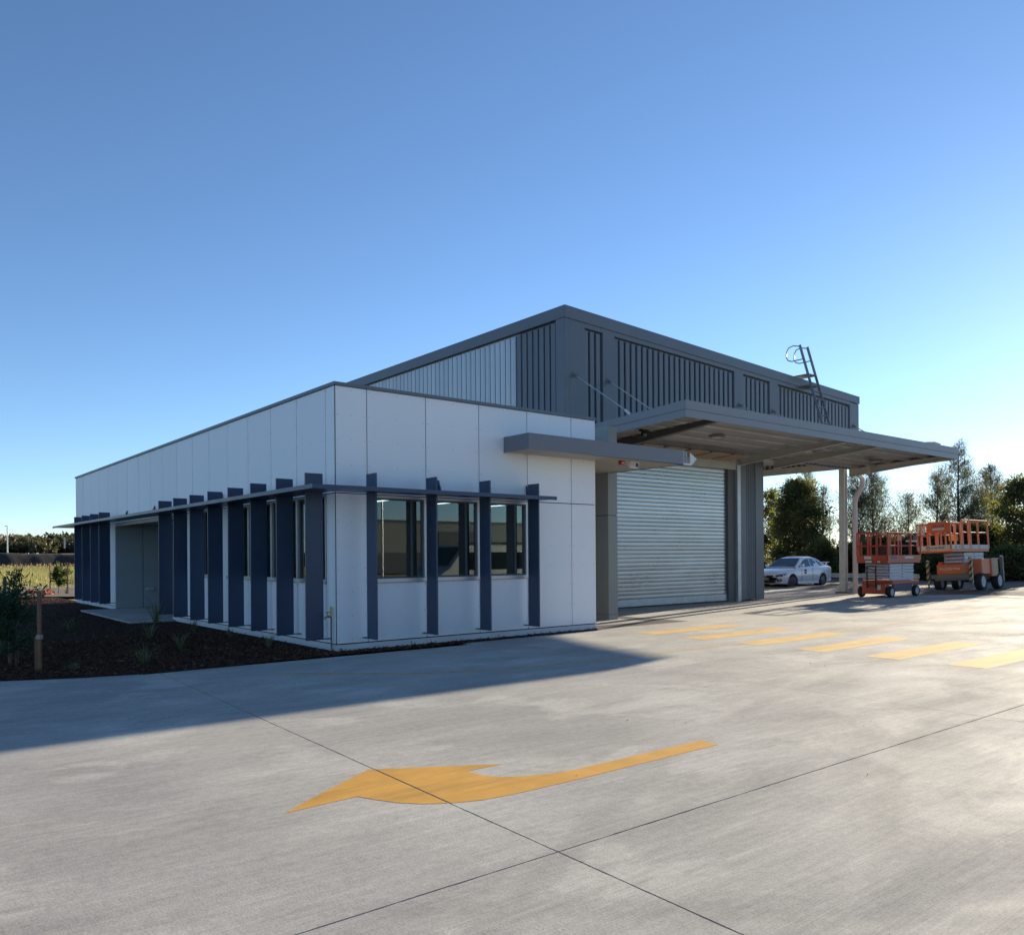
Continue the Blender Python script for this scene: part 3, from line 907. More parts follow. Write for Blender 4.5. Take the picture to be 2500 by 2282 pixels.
# small entry awning on the corner
aw = thing('entry_awning', 'thin grey awning wrapping the right end of the white wall', 'awning')
AX0, AX1, AY, AZ0, AZ1 = 3.6, 8.22, -0.76, 3.595, 3.90
a = MB()
a.prism([(AX0, AY), (AX1 - .12, AY), (AX1 + .14, AY + .10), (AX1 + .14, AY + .12), (AX1, AY + .03), (AX0 + .02, AY + .02), (AX0 + .02, -0.004), (AX0, -0.004)], AZ0, AZ1, 'z')
a.build('fascia', M['awn'], aw)
MB().box(AX0 + .021, AY + .03, AZ1 - .04, AX1 - .02, -0.006, AZ1 - .01).build('awning_roof', M['zinc'], aw)
MB().box(6.12, -0.006, AZ1 - .04, AX1 - .02, 3.0, AZ1 - .01).build('awning_roof', M['zinc'], aw)
MB().box(AX1 - .018, AY + .06, AZ0, AX1, 1.56, AZ1).build('fascia', M['awn'], aw)
for k in range(4):
    y0 = AY + .03 + k * .185
    MB().box(AX0 + .024, y0, AZ0 + .012, AX1 - .02, min(y0 + .18, -.008), AZ0 + .03).build('soffit_board', M['soffit'], aw)
for k in range(16):
    y0 = -.006 + k * .185
    MB().box(6.13, y0, AZ0 + .012, AX1 - .02 if y0 < 1.4 else 8.1, y0 + .18, AZ0 + .03).build('soffit_board', M['soffit'], aw)
MB().prism([(AX1 - .10, AZ0 - .012), (AX1 + .17, AZ0 - .012), (AX1 + .36, AZ0 + .15), (AX1 + .13, AZ0 + .27), (AX1 + .13, AZ0 + .03), (AX1 - .10, AZ0 + .03)], AY + .004, AY + .02, 'y').build('end_flashing', M['whiteplastic'], aw)

# link wall and pier between office and workshop
pier = thing('entry_pier', 'grey green panelled pier beside the roller door', 'pier')
PX0, PX1, PY = 8.08, 8.40, 1.55
MB().box(PX0 + .02, PY + .02, 0, PX1 - .02, 4.0, 4.72).build('core', M['dark_back'], pier)
for z0, z1 in ((0.13, 2.55), (2.565, 4.74)):
    MB().box(PX0 + .006, PY, z0, PX1, PY + .016, z1).build('front_panel', M['olive'], pier)
    MB().box(PX0, PY + .006, z0, PX0 + .016, 4.0, z1).build('side_panel', M['olive'], pier)
    MB().box(PX1 - .016, PY + .018, z0, PX1 - .001, 4.0, z1).build('side_panel', M['olive'], pier)
MB().box(PX0 - .004, PY - .004, 0.0, PX1 + .004, 3.99, 0.12).build('plinth', M['olive'], pier)
MB().box(XW, 3.1, 0, PX0, 3.2, 4.72).build('link_wall', M['olive'], pier)

# ------------------------------------------------------------------ workshop
ws = thing('workshop_building', 'tall charcoal metal workshop with ribbed cladding and monopitch roof', 'building')
WX0, WX1, WY0, WY1 = 8.95, 24.75, 4.0, 21.0
def ztop(x): return 8.455 - 0.0435 * (x - WX0)
def slope_box(mb, x0, x1, y0, y1, zl0, zl1, zh0, zh1):
    """box whose bottom zl and top zh vary linearly from x0 to x1"""
    return mb.hexa([(x0, y0, zl0), (x1, y0, zl1), (x1, y1, zl1), (x0, y1, zl0), (x0, y0, zh0), (x1, y0, zh1), (x1, y1, zh1), (x0, y1, zh0)])
ZLOW = 4.88
b = MB(); slope_box(b, WX0 + .10, WX1, WY0 + .10, WY0 + .16, ZLOW, ZLOW, ztop(WX0) - .05, ztop(WX1) - .05)
b.build('front_wall', M['char'], ws)
b = MB(); b.box(WX0 + .10, WY0 + .16, 0, WX0 + .16, 6.05, ztop(WX0) - .06); b.build('side_wall', M['char'], ws)
MB().box(WX0 + .10, 6.052, 0, WX0 + .16, WY1, ztop(WX0) - .06).build('side_wall', M['zinc'], ws)
b = MB(); b.box(WX1 - .12, WY0 + .16, ZLOW + .4, WX1 - .001, WY1, ztop(WX1) - .06); b.build('side_wall', M['char'], ws)
b = MB(); slope_box(b, WX0, WX1, WY1, WY1 + .1, 0, 0, ztop(WX0) - .05, ztop(WX1) - .05); b.build('rear_wall', M['char'], ws)
b = MB(); slope_box(b, WX0 + .02, WX1 - .02, WY0 + .05, WY1, ztop(WX0) - .16, ztop(WX1) - .16, ztop(WX0) - .08, ztop(WX1) - .08); b.build('roof', M['zinc'], ws)
FH = .335
b = MB(); slope_box(b, WX0 - .02, WX1 + .03, WY0 - .035, WY0 + .07, ztop(WX0) - FH, ztop(WX1) - FH + .05, ztop(WX0), ztop(WX1)); b.build('fascia', M['char'], ws)
b = MB(); b.box(WX0 - .035, WY0 - .03, ztop(WX0) - FH, WX0 + .07, WY1, ztop(WX0) - .002); b.build('fascia', M['char'], ws)
b = MB(); b.box(WX1 + .032, WY0 + .1, ztop(WX1) - .40, WX1 + .16, WY0 + .38, ztop(WX1) - .10); b.build('rainwater_head', M['zinc'], ws)
b = MB(); b.box(WX1 + .0, WY0 + .381, ztop(WX1) - .32, WX1 + .14, WY1, ztop(WX1) - .16); b.build('gutter', M['zinc'], ws)
# flat cover strips
def cover(x0, x1, zb=ZLOW):
    mb = MB(); slope_box(mb, x0, x1, WY0 - .006, WY0 + .10, zb, zb, ztop(x0) - FH + .02, ztop(x1) - FH + .02)
    mb.build('cover_strip', M['char'], ws)
for x0, x1 in ((WX0 - .004, 9.13), (9.135, 9.70), (10.42, 10.90), (16.62, 17.12), (18.66, 19.15), (24.08, WX1)): cover(x0, x1)
b = MB(); slope_box(b, 9.7, 24.08, WY0 - .004, WY0 + .02, ztop(9.7) - .47, ztop(24.08) - .42, ztop(9.7) - FH + .03, ztop(24.08) - FH + .05)
b.build('cover_strip', M['char'], ws)
MB().box(WX0 - .010, WY0 - .002, 4.5, WX0 + .09, 4.36, ztop(WX0) - FH + .02).build('cover_strip', M['char'], ws)
MB().box(WX0 - .004, 4.36, ztop(WX0) - .44, WX0 + .05, WY1, ztop(WX0) - FH + .02).build('cover_strip', M['char'], ws) if False else None
# raised cladding pans with deep joints between them
def pan_f(x, w, z0, z1, y=WY0 + .022, dep=.085):
    mb = MB()
    dep = .048
    mb.prism([(x, y + dep), (x, y + .014), (x + .010, y), (x + w - .035, y + .006), (x + w, y + .034), (x + w, y + dep)], z0, z1, 'z')
    mb.build('cladding_pan', M['char'], ws)
def pan_l(yc, w, z0, z1, m, x=WX0 + .022, dep=.085):
    mb = MB()
    mb.prism([(x + dep, yc), (x + .010, yc), (x, yc + .014), (x + .016, yc + w * .5), (x, yc + w - .014), (x + .010, yc + w), (x + dep, yc + w)], z0, z1, 'z')
    mb.build('cladding_pan', m, ws)
for x0, n_, xe in ((9.705, 3, 10.42), (10.905, 23, 16.62), (17.125, 6, 18.66), (19.155, 20, 24.08)):
    p_ = (xe - x0) / n_
    for k in range(n_):
        x = x0 + p_ * k
        pan_f(x + .002, p_ - .058, ZLOW, ztop(x) - .52)
for k in range(60):
    y = 4.365 + .2508 * k
    dark_ = y < 6.0
    pan_l(y + .06, .2508 - (.062 if dark_ else .034), 4.3, ztop(WX0) - .40, M['char'] if dark_ else M['zinc'])
def rib_f(x, z0, z1, y, hgt, bw, tw):
    mb = MB()
    mb.prism([(x - bw, y), (x - tw, y - hgt), (x + tw, y - hgt), (x + bw, y)], z0, z1, 'z')
    mb.build('rib', M['char'], ws)
# lower front: wall, header, jambs, door, corner pier
MB().box(WX0 + .05, WY0 + .05, 0, 10.93, WY0 + .2, ZLOW).build('lower_wall', M['olive'], ws)
MB().box(10.93, WY0 + .02, 4.40, 16.72, WY0 + .2, ZLOW).build('door_header', M['steel_l'], ws)
MB().box(16.32, WY0 + .06, 0, 16.72, WY0 + .3, 4.397).build('door_jamb', M['jamb'], ws)
MB().box(16.72, WY0 - .03, 0, 16.90, WY0 + .3, 4.75).build('door_guide', M['galv2'], ws)
MB().box(10.93, WY0 + .06, 0, 10.96, WY0 + .3, 4.397).build('door_jamb', M['jamb'], ws)
# roller door
door = MB().box(10.97, WY0 + .17, 0.06, 16.31, WY0 + .18, 4.39).build('roller_door', M['galv2'], ws)
npitch = 34; pit = (4.38 - 0.26) / npitch
prof = [(0.0, 0.0), (-.004, .004), (-.021, .009), (-.0235, .030), (-.0245, .060), (-.0235, .096), (-.004, .1015), (0.0, .1045)]
slat_me = None
for k in range(npitch):
    mb = MB()
    mb.prism([(WY0 + .165 + q[0], .26 + pit * k + q[1] * pit / .1056) for q in prof] + [(WY0 + .169, .26 + pit * k + pit * .99), (WY0 + .169, .26 + pit * k)], 10.98, 16.315, 'x')
    mb.smooth = True
    mb.build('slat', M['galv'], door)
MB().box(10.98, WY0 + .12, 0.05, 16.315, WY0 + .168, .255).build('bottom_rail', M['galv2'], door)
# corner pier of ribbed sheet
MB().box(16.90, WY0 + .04, 0.04, 18.25, WY0 + .5, 4.78).build('corner_pier', M['char'], ws)
MB().box(16.902, WY0 - .002, 0.03, 17.24, WY0 + .05, 4.78).build('cover_strip', M['char'], ws)
MB().box(17.78, WY0 - .002, 0.03, 18.252, WY0 + .05, 4.78).build('cover_strip', M['char'], ws)
for x in (17.31, 17.45, 17.58, 17.71): rib_f(x, 0.05, 4.75, y=WY0 + .04, hgt=.036, bw=.038, tw=.016)
MB().box(18.15, WY0 + .5, 0, 18.25, 10.5, ZLOW + .4).build('bay_wall', M['char'], ws)
MB().box(18.25, 10.4, 0, WX1, 10.5, ZLOW + .4).build('bay_wall', M['char'], ws)
MB().box(18.25, WY0 + .2, 5.36, WX1 - .12, 10.4, 5.40).build('bay_ceiling', M['under'], ws)
MB().box(24.28, 4.62, 4.93, 24.5, 10.4, 5.18).build('bay_beam', M['steel_l'], ws)
MB().box(18.25, WY0 + .18, 4.9, 24.3, WY0 + .36, 5.2).build('bay_beam', M['steel_l'], ws)
for k in range(22):
    y = 4.75 + .25 * k
    MB().box(24.36, y, 5.18, 24.40, y + .06, 5.36).build('bay_batten', M['steel_l'], ws)
MB().box(24.41, 4.62, 5.18, 24.43, 10.4, 5.36).build('bay_closer', M['steel'], ws)

# ------------------------------------------------------------------ big canopy
cp = thing('loading_canopy', 'wide grey cantilever canopy over the roller door and open bay', 'canopy')
CX0, CX1, CY0, CY1 = 9.14, 24.12, 0.0, 3.94
def cz(y): return 4.865 - 0.05 * y       # underside of the fascia
def ybox(mb, x0, x1, y0, y1, zb0, zb1, zt0, zt1):
    return mb.hexa([(x0, y0, zb0), (x1, y0, zb0), (x1, y1, zb1), (x0, y1, zb1), (x0, y0, zt0), (x1, y0, zt0), (x1, y1, zt1), (x0, y1, zt1)])
b = MB(); b.box(CX0, CY0, cz(0), CX1, CY0 + .03, cz(0) + .18); b.build('lower_fascia', M['canopyf'], cp)
b = MB(); b.box(CX0 - .014, CY0 - .014, cz(0) + .186, CX1 + .014, CY0 + .028, cz(0) + .40); b.build('upper_fascia', M['canopyf'], cp)
for x0, x1, dx in ((CX0, CX0 + .03, -.014), (CX1 - .03, CX1, .014)):
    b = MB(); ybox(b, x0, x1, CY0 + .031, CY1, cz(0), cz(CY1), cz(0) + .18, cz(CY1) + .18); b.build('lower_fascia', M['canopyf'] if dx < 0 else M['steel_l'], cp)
    b = MB(); ybox(b, x0 + min(dx, 0), x1 + max(dx, 0), CY0 + .029, CY1, cz(0) + .186, cz(CY1) + .186, cz(0) + .40, cz(CY1) + .36); b.build('upper_fascia', M['canopyf'], cp)
nsh = 20
for k in range(nsh):
    x0 = CX0 + .04 + (CX1 - CX0 - .08) * k / nsh; x1 = CX0 + .04 + (CX1 - CX0 - .08) * (k + 1) / nsh
    b = MB(); ybox(b, x0 + .003, x1 - .003, CY0 + .035, CY1, cz(0) + .30, cz(CY1) + .28, cz(0) + .315, cz(CY1) + .295); b.build('roof_sheet', M['under'], cp)
    b = MB(); ybox(b, x1 - .03, x1 + .03, CY0 + .04, CY1, cz(0) + .317, cz(CY1) + .297, cz(0) + .345, cz(CY1) + .325); b.build('roof_rib', M['zinc'], cp)
for y in (.32, .95, 1.6, 2.25, 2.9, 3.5):
    b = MB(); z = cz(y) + .29 - .01 * y / 4
    b.box(CX0 + .04, y, z - .13, CX1 - .04, y + .05, z); b.box(CX0 + .04, y - .03, z - .132, CX1 - .04, y + .052, z - .122)
    b.build('purlin', M['alu'], cp)
for x in (10.62, 16.9, 18.83, 23.95):
    b = MB(); m_ = M['steel'] if x < 11 else M['steel_l']
    wF = .075
    b.hexa([(x - wF, .25, 4.90), (x + wF, .25, 4.90), (x + wF, 3.97, 4.55), (x - wF, 3.97, 4.55), (x - wF, .25, 4.915), (x + wF, .25, 4.915), (x + wF, 3.97, 4.57), (x - wF, 3.97, 4.57)])
    b.hexa([(x - .012, .25, 4.915), (x + .012, .25, 4.915), (x + .012, 3.97, 4.57), (x - .012, 3.97, 4.57), (x - .012, .25, 5.02), (x + .012, .25, 5.02), (x + .012, 3.97, 4.86), (x - .012, 3.97, 4.86)])
    b.hexa([(x - wF, .25, 5.005), (x + wF, .25, 5.005), (x + wF, 3.97, 4.84), (x - wF, 3.97, 4.84), (x - wF, .25, 5.02), (x + wF, .25, 5.02), (x + wF, 3.97, 4.855), (x - wF, 3.97, 4.855)])
    b.build('cantilever_beam', m_, cp)
MB().box(23.6, 3.0, 4.60, 23.72, 3.12, 5.1).build('hanger_post', M['steel_l'], cp)
for x in (9.28, 10.62, 16.9, 18.83, 24.34):
    y1 = 1.92; z1 = cz(y1) + .40
    b = MB(); b.smooth = True
    b.tube([(x, 3.90, 6.53), (x, y1, z1 + .06)], .019, 8)
    rod = b.build('tie_rod', M['steel_l'] if x > 9.5 else M['galv2'], cp)
    e = MB(); e.smooth = True
    e.tube([(x, 4.0, 6.575), (x, 3.975, 6.57)], .085, 12); e.bar((x, 3.98, 6.57), (x, 3.86, 6.505), .03, .07)
    e.build('wall_fitting', M['char'], rod)
    e = MB(); e.bar((x, y1 + .16, z1 + .165), (x, y1 - .02, z1 + .03), .045, .06); e.box(x - .05, y1 - .09, z1 - .06, x + .05, y1 + .09, z1 - .0)
    e.build('roof_fitting', M['galv2'], rod)
for k in range(5):
    x = 11.1 + 1.05 * k
    MB().hexa([(x, 3.05, 4.70), (x + .85, 3.05, 4.70), (x + .85, 3.93, 4.64), (x, 3.93, 4.64), (x, 3.05, 4.72), (x + .85, 3.05, 4.72), (x + .85, 3.93, 4.66), (x, 3.93, 4.66)]).build('infill_board', M['tan'], cp)
# support column and downpipe
MB().prism([(24.22, 4.34), (24.24, 4.34), (24.24, 4.42), (24.45, 4.42), (24.45, 4.34), (24.47, 4.34), (24.47, 4.56), (24.45, 4.56), (24.45, 4.44), (24.24, 4.44), (24.24, 4.56), (24.22, 4.56)], .05, 4.93, 'z').build('column', M['column'], cp)
MB().box(24.12, 4.18, 0.0, 24.60, 4.68, .06).build('base_plate', M['steel'], cp)
b = MB(); b.smooth = True
b.tube([(24.36, 4.42 - .45, 0.12), (24.36, 3.97, 3.55), (24.36, 3.93, 3.75), (24.36, 3.66, 4.20), (24.36, 3.64, 4.42), (24.36, 3.90, 4.88)], .095, 14)
b.build('downpipe', M['pipe'], cp)
b = MB(); b.smooth = True; b.tube([(24.36, 3.97, 0.0), (24.36, 3.97, .30)], .115, 14); b.build('downpipe_shoe', M['pipe'], cp)

# fixtures that hang on the buildings
def dome_cam(loc):
    t = thing('security_camera', 'black dome security camera hanging under the canopy left edge', 'camera', loc)
    b = MB(); b.box(-.14, -.05, -.06, .14, .05, 0.0); b.build('mount', M['black'], t)
    b = MB(); b.smooth = True; b.lathe([(.0, -.19), (.06, -.175), (.085, -.13), (.085, -.09), (.07, -.06)], 16, axis='z'); b.build('dome', M['carglass'], t)
dome_cam((9.9, 2.0, 4.87))
for i, (x, y, lab) in enumerate(((12.6, 1.7, 'round flat light under the canopy nearest its left corner'), (17.6, 1.9, 'flat hexagonal light under the canopy between the two middle beams'), (22.2, 2.0, 'flat light under the canopy close to the column'))):
    t = thing('canopy_light', lab, 'light', (x, y, cz(y) + .13), group='lights under the canopy')
    b = MB(); b.smooth = True; b.lathe([(.0, -.055), (.16, -.05), (.24, -.02), (.25, 0), (.2, .03)], 8, axis='z'); b.build('housing', M['steel'], t)
    b = MB(); b.lathe([(.0, -.058), (.15, -.0535)], 8, axis='z'); b.build('lens', M['whiteplastic'], t)
t = thing('floodlight', 'small floodlight standing on the canopy roof edge at right', 'light', (22.9, .35, cz(0) + .36))
b = MB(); b.box(-.02, -.02, 0, .02, .02, .12); b.build('post', M['galv2'], t)
b = MB(); b.hexa([(-.22, -.18, .10), (.22, -.18, .07), (.22, .14, .10), (-.22, .14, .13), (-.22, -.18, .17), (.22, -.18, .14), (.22, .14, .17), (-.22, .14, .20)]); b.build('housing', M['steel_l'], t)
t = thing('exit_light', 'white emergency light with a blue round symbol below the awning', 'light', (6.93, -.34, 3.605))
b = MB(); b.hexa([(-.12, -.03, -.135), (.12, -.03, -.135), (.12, .03, -.135), (-.12, .03, -.135), (-.145, -.05, 0), (.145, -.05, 0), (.145, .05, 0), (-.145, .05, 0)]); b.build('housing', M['whiteplastic'], t)
b = MB(); b.lathe([(.0, -.053), (.045, -.052)], 16, (0.065, 0.0, -.07), 'y'); b.build('blue_symbol', M['blue'], t)
b = MB(); b.box(-.105, -.0485, -.10, -.02, -.044, -.03); b.build('grille', M['decal'], t)
t = thing('alarm_siren', 'small red alarm box hanging below the awning', 'alarm', (6.56, -.34, 3.605))
b = MB(); b.hexa([(-.055, -.04, -.085), (.055, -.04, -.085), (.055, .04, -.085), (-.055, .04, -.085), (-.062, -.05, 0), (.062, -.05, 0), (.062, .05, 0), (-.062, .05, 0)]); b.build('housing', M['redplastic'], t, bevel=.006)
b = MB(); b.box(-.04, -.052, -.06, .03, -.045, -.03); b.build('face_plate', M['decal'], t)
t = thing('entry_light', 'small round ceiling light inside the recessed entry', 'light', (.55, 11.0, ZJ - .021))
b = MB(); b.smooth = True; b.lathe([(.0, -.05), (.09, -.04), (.11, -.0)], 14, axis='z'); b.build('housing', M['black'], t)
t = thing('wall_socket', 'small twin outdoor socket on the grey entry wall', 'socket', (1.0, 14.70, .62))
b = MB(); b.box(-.11, -.05, -.04, .11, 0, .04); b.build('back_box', M['decal'], t); b = MB(); b.box(-.10, -.07, -.035, -.02, -.051, .035); b.box(.02, -.07, -.035, .10, -.051, .035); b.build('flap', M['steel_l'], t)

# tap on the corner
t = thing('garden_tap', 'garden tap on a thin standpipe with yellow tag beside the wall corner', 'tap', (-.045, .10, 0))
b = MB(); b.smooth = True; b.tube([(0, 0, 0), (0, 0, .58)], .014, 8); b.build('standpipe', M['steel'], t)
b = MB(); b.smooth = True; b.tube([(0, 0, 0), (0, 0, .09)], .018, 8); b.build('pipe_sleeve', M['tie'], t)
b = MB(); b.smooth = True; b.tube([(0, 0, .58), (-.06, 0, .595), (-.105, 0, .58), (-.125, 0, .55)], [.016, .016, .014, .012], 8); b.tube([(-.06, 0, .59), (-.06, 0, .66)], .009, 6); b.build('tap_body', M['brass'], t)
b = MB(); b.box(-.10, -.008, .66, -.02, .008, .672); b.build('tap_handle', M['brass'], t)
b = MB(); b.box(-.006, -.022, .60, .002, .03, .76); b.build('yellow_tag', M['yellow'], t)

# ceiling lights inside the office
for i, (x, y) in enumerate(((1.75, 1.5), (3.2, 1.5), (4.65, 1.5), (2.3, 3.5))):
    t = thing('strip_light', ['long lit ceiling strip seen in the left front window', 'long lit ceiling strip seen in the middle front window', 'long lit ceiling strip seen in the right front window', 'lit ceiling strip deeper inside behind the left front window'][i], 'light', (x, y, 2.72 if i < 3 else 2.50), group='strip lights inside the office')
    MB().box(-.07, -.65, -.04, .07, .65, 0).build('housing', M['whiteplastic'], t)
    MB().box(-.055, -.62, -.046, .055, .62, -.0405).build('diffuser', M['lit'], t)

# grated drain in front of the roller door, L shaped
dr = thing('drain_grate', 'black slotted trench drain in the concrete beside the pier', 'drain')
MB().box(6.13, 0.0, .001, 9.12, .56, .002).build('trench', M['dark_back'], dr)
MB().box(8.56, .562, .001, 9.12, 2.4, .002).build('trench', M['dark_back'], dr)
b = MB(); b.box(6.13, -.02, .0, 9.14, -.001, .0045); b.box(6.13, .561, .0, 8.559, .58, .0045); b.box(9.121, 0, 0, 9.14, 2.4, .0045); b.box(8.54, .58, 0, 8.559, 2.4, .0045)
b.build('rim', M['galv2'], dr)
barm = MB().box(-.017, .001, 0, .017, .559, .001).mesh('grate_bar'); barm.materials.append(M['steel'])
for k in range(29):
    link('grate_bar', barm, dr, (6.18 + .1015 * k, 0, .0025))
bar2 = MB().box(8.561, -.017, 0, 9.119, .017, .001).mesh('grate_bar'); bar2.materials.append(M['steel'])
for k in range(18): link('grate_bar', bar2, dr, (0, .64 + .1015 * k, .0025))

# roof ladder
ld = thing('roof_ladder', 'grey step through ladder climbing from the canopy to the workshop roof', 'ladder')
s0, s1 = Vector((0, 2.80, 5.16)), Vector((0, 3.95, 9.15))
for x in (20.5, 21.0):
    b = MB(); b.bar(s0 + Vector((x, 0, 0)), s1 + Vector((x, 0, 0)), .035, .085, up=(0, 1, 0)); b.build('stile', M['char'], ld)
    b = MB(); b.smooth = True
    arc = [(3.94, 9.10), (4.22, 9.17), (4.40, 9.13), (4.49, 8.98), (4.50, 8.80), (4.43, 8.67), (4.28, 8.61), (3.80, 8.62)]
    b.tube([(x, y, z) for y, z in arc], .02, 8); b.build('hand_loop', M['char'], ld)
for k in range(9):
    tt = (k + .6) / 13.5
    p = s0.lerp(s1, tt)
    b = MB(); b.box(20.5, p.y - .03, p.z - .012, 21.0, p.y + .05, p.z + .012); b.build('rung', M['char'], ld)
MB().box(20.48, 3.60, 8.02, 21.02, 4.42, 8.06).build('platform', M['steel'], ld)
MB().box(20.5, 3.50, 7.62, 21.0, 4.0, 7.66).build('tread', M['steel'], ld)

# ------------------------------------------------------------------ painted markings
ARW = [(-4.22, -7.62), (-3.82, -7.35), (-3.30, -7.03), (-3.03, -7.19), (-2.72, -7.37), (-2.42, -7.56), (-2.76, -7.545), (-2.75, -7.70), (-2.67, -7.83), (-2.52, -7.93), (-2.33, -8.005), (-2.12, -8.035), (-0.64, -8.04),
       (-0.66, -8.235), (-2.32, -8.24), (-2.65, -8.235), (-2.89, -8.225), (-3.10, -8.195), (-3.29, -8.12), (-3.45, -8.01), (-3.56, -7.88), (-3.64, -7.72), (-3.69, -7.59)]
bm = bmesh.new()
for side in (0, 1):
    vs_ = [bm.verts.new((x, y, .0015)) for x, y in ARW]
    f = bm.faces.new(vs_)
    geo = vs_ + list(f.edges) + [f]
    if side == 0: bmesh.ops.bisect_plane(bm, geom=geo, plane_co=(-3.297, -7.8, 0), plane_no=(1, -.042, 0), clear_outer=True)
    else: bmesh.ops.bisect_plane(bm, geom=geo, plane_co=(-3.283, -7.8, 0), plane_no=(1, -.042, 0), clear_inner=True)
bmesh.ops.recalc_face_normals(bm, faces=bm.faces)
me = bpy.data.meshes.new('painted_arrow'); bm.to_mesh(me); bm.free(); me.materials.append(M['paint'])
tag(link('painted_arrow', me), 'large curved yellow turn arrow painted on the concrete', 'road marking')
names = ['painted crossing bar nearest the roller door', 'second painted crossing bar from the roller door', 'painted crossing bar that the long yellow line runs into', 'fourth painted crossing bar from the roller door', 'second nearest painted crossing bar to the camera', 'nearest painted crossing bar at the right edge']
for k in range(6):
    y1 = -1.14 - 1.24 * k
    o = sheet('crossing_bar', [(6.08 - .06 * k, y1), (6.08 - .06 * k, y1 - .54), (9.05 - .02 * k, y1 - .50), (9.12 - .03 * k, y1 + .02)], .0015, M['paint2'])
    o.data.flip_normals()
    tag(o, 'yellow ' + names[k], 'road marking', 'yellow bars of the crossing')
ln = [(-1.75, -1.75), (-1.54, -1.93), (-0.96, -2.45), (-0.45, -2.93), (-0.02, -3.20), (0.6, -3.44), (1.4, -3.58), (2.3, -3.68), (3.2, -3.72), (6.0, -3.69), (9.2, -3.67), (18.2, -3.40), (24, -3.25)]
b = MB()
for i, p in enumerate(ln):
    a_ = Vector(ln[max(i - 1, 0)]); c_ = Vector(ln[min(i + 1, len(ln) - 1)]); d = (c_ - a_).normalized(); nrm = Vector((-d.y, d.x)) * .042
    q = Vector(p); b.v += [(q.x + nrm.x, q.y + nrm.y, .0012), (q.x - nrm.x, q.y - nrm.y, .0012)]
b.f = [(2 * i, 2 * i + 1, 2 * i + 3, 2 * i + 2) for i in range(len(ln) - 1)]
tag(b.build('painted_line', M['worn']), 'thin yellow line running through the crossing and curving to the mulch', 'road marking')

# ------------------------------------------------------------------ plants in the mulch
def sapling(name, label, loc, h, r, n, m, z0=.25, stakes=(), group=None, sz=(.11, .02), tie_z=.45):
    t = thing(name, label, 'sapling', loc, group=group)
    b = MB(); b.smooth = True
    b.tube([(0, 0, 0), (.02, .01, h * .4), (-.01, .02, h * .9)], [.014, .010, .004], 6)
    stems = []
    for k in range(16):
        a = rnd.uniform(0, 6.28); z = rnd.uniform(z0 * .8, h * .8); rr = r * rnd.uniform(.5, 1.0)
        e = Vector((rr * math.cos(a), rr * math.sin(a), z + rnd.uniform(.05, .3) * h * .5)); b.tube([(0, 0, z), tuple(e)], [.005, .002], 4); stems.append((Vector((0, 0, z)), e))
    b.build('stem', M['bark'], t)
    Pp = []; Dd = []
    for i in range(n):
        if rnd.random() < .75:
            s_, e = rnd.choice(stems); q = s_.lerp(e, rnd.uniform(.25, 1.0)); d = (e - s_).normalized() * .5
        else:
            q = Vector((0, 0, rnd.uniform(h * .5, h))); d = Vector((0, 0, .6))
        q = q + Vector((rnd.gauss(0, .06), rnd.gauss(0, .06), rnd.gauss(0, .05))) * (r / .45)
        Pp.append(q); Dd.append(d + Vector((rnd.gauss(0, .6), rnd.gauss(0, .6), rnd.gauss(-.1, .5))))
    V, F = leaves(np.array([tuple(p) for p in Pp]), np.array([tuple(p) for p in Dd]), rng.uniform(.7, 1.35, n) * sz[0], sz[1])
    np_mesh('foliage', V, F, m, t)
    return t
def stake(loc, h, label, lean=(0, 0), tie=None, w=.042):
    t = thing('timber_stake', label, 'stake', (loc[0], loc[1], 0), rz=rnd.uniform(0, 1), group='timber stakes around the young plants')
    b = MB(); b.bar((0, 0, -.1), (lean[0], lean[1], h), w, w); b.build('shaft', M['stake'], t, bevel=.003)
    if tie:
        b = MB(); b.box(-w * .75, -w * .75, tie - .03, w * .75, w * .75, tie + .03); b.build('webbing_tie', M['tie'], t)
sapling('young_shrub', 'bushy dark green shrub behind the front timber stake', (-4.45, 1.35, 0), 1.36, .44, 2200, M['l_sap'], group='young shrubs in the mulch bed')
sapling('young_shrub', 'dark green shrub cut by the left edge of the photo', (-4.72, 2.1, 0), 1.25, .5, 2200, M['l_sap'], group='young shrubs in the mulch bed')
sapling('young_shrub', 'young shrub further back between two dark stakes at far left', (-4.62, 4.3, 0), 1.15, .38, 1300, M['l_sap'], group='young shrubs in the mulch bed')
sapling('young_tree', 'small round young tree between two stakes at the grass edge', (.62, 27.2, 0), 1.25, .42, 1100, M['l_sap2'], z0=.55, sz=(.16, .05))
stake((-4.26, .60), 1.13, 'front timber stake with a pale webbing band, nearest the concrete', (0, .0), .50)
stake((-4.285, .66), .50, 'short timber stake right behind the front stake')
stake((-4.37, 1.80), 1.02, 'timber stake left of the front stake with a low pale tie', (-.03, 0), .42)
stake((-4.47, 1.72), .45, 'short timber stake at the far left foreground')
stake((-4.30, 3.75), 1.05, 'weathered timber stake behind the left shrubs', (-.12, 0))
stake((-4.05, 5.6), 1.25, 'tall dark stake at the far left edge before the grass')
stake((-4.25, 5.4), 1.27, 'leftmost tall dark stake before the grass')
stake((.35, 27.4), 1.40, 'dark stake left of the small round tree', w=.05)
stake((.92, 26.9), 1.40, 'dark stake right of the small round tree', w=.05)
t = thing('stake_rail', 'dark tie strap between the two stakes of the small tree', 'strap')
b = MB(); b.bar((.35, 27.4, .62), (.62, 27.2, .60), .03, .05); b.bar((.62, 27.2, .60), (.92, 26.9, .68), .03, .05); b.build('strap', M['stake'], t)
t = thing('safety_mesh', 'crumpled orange mesh lying on the dirt beside the stake', 'mesh')
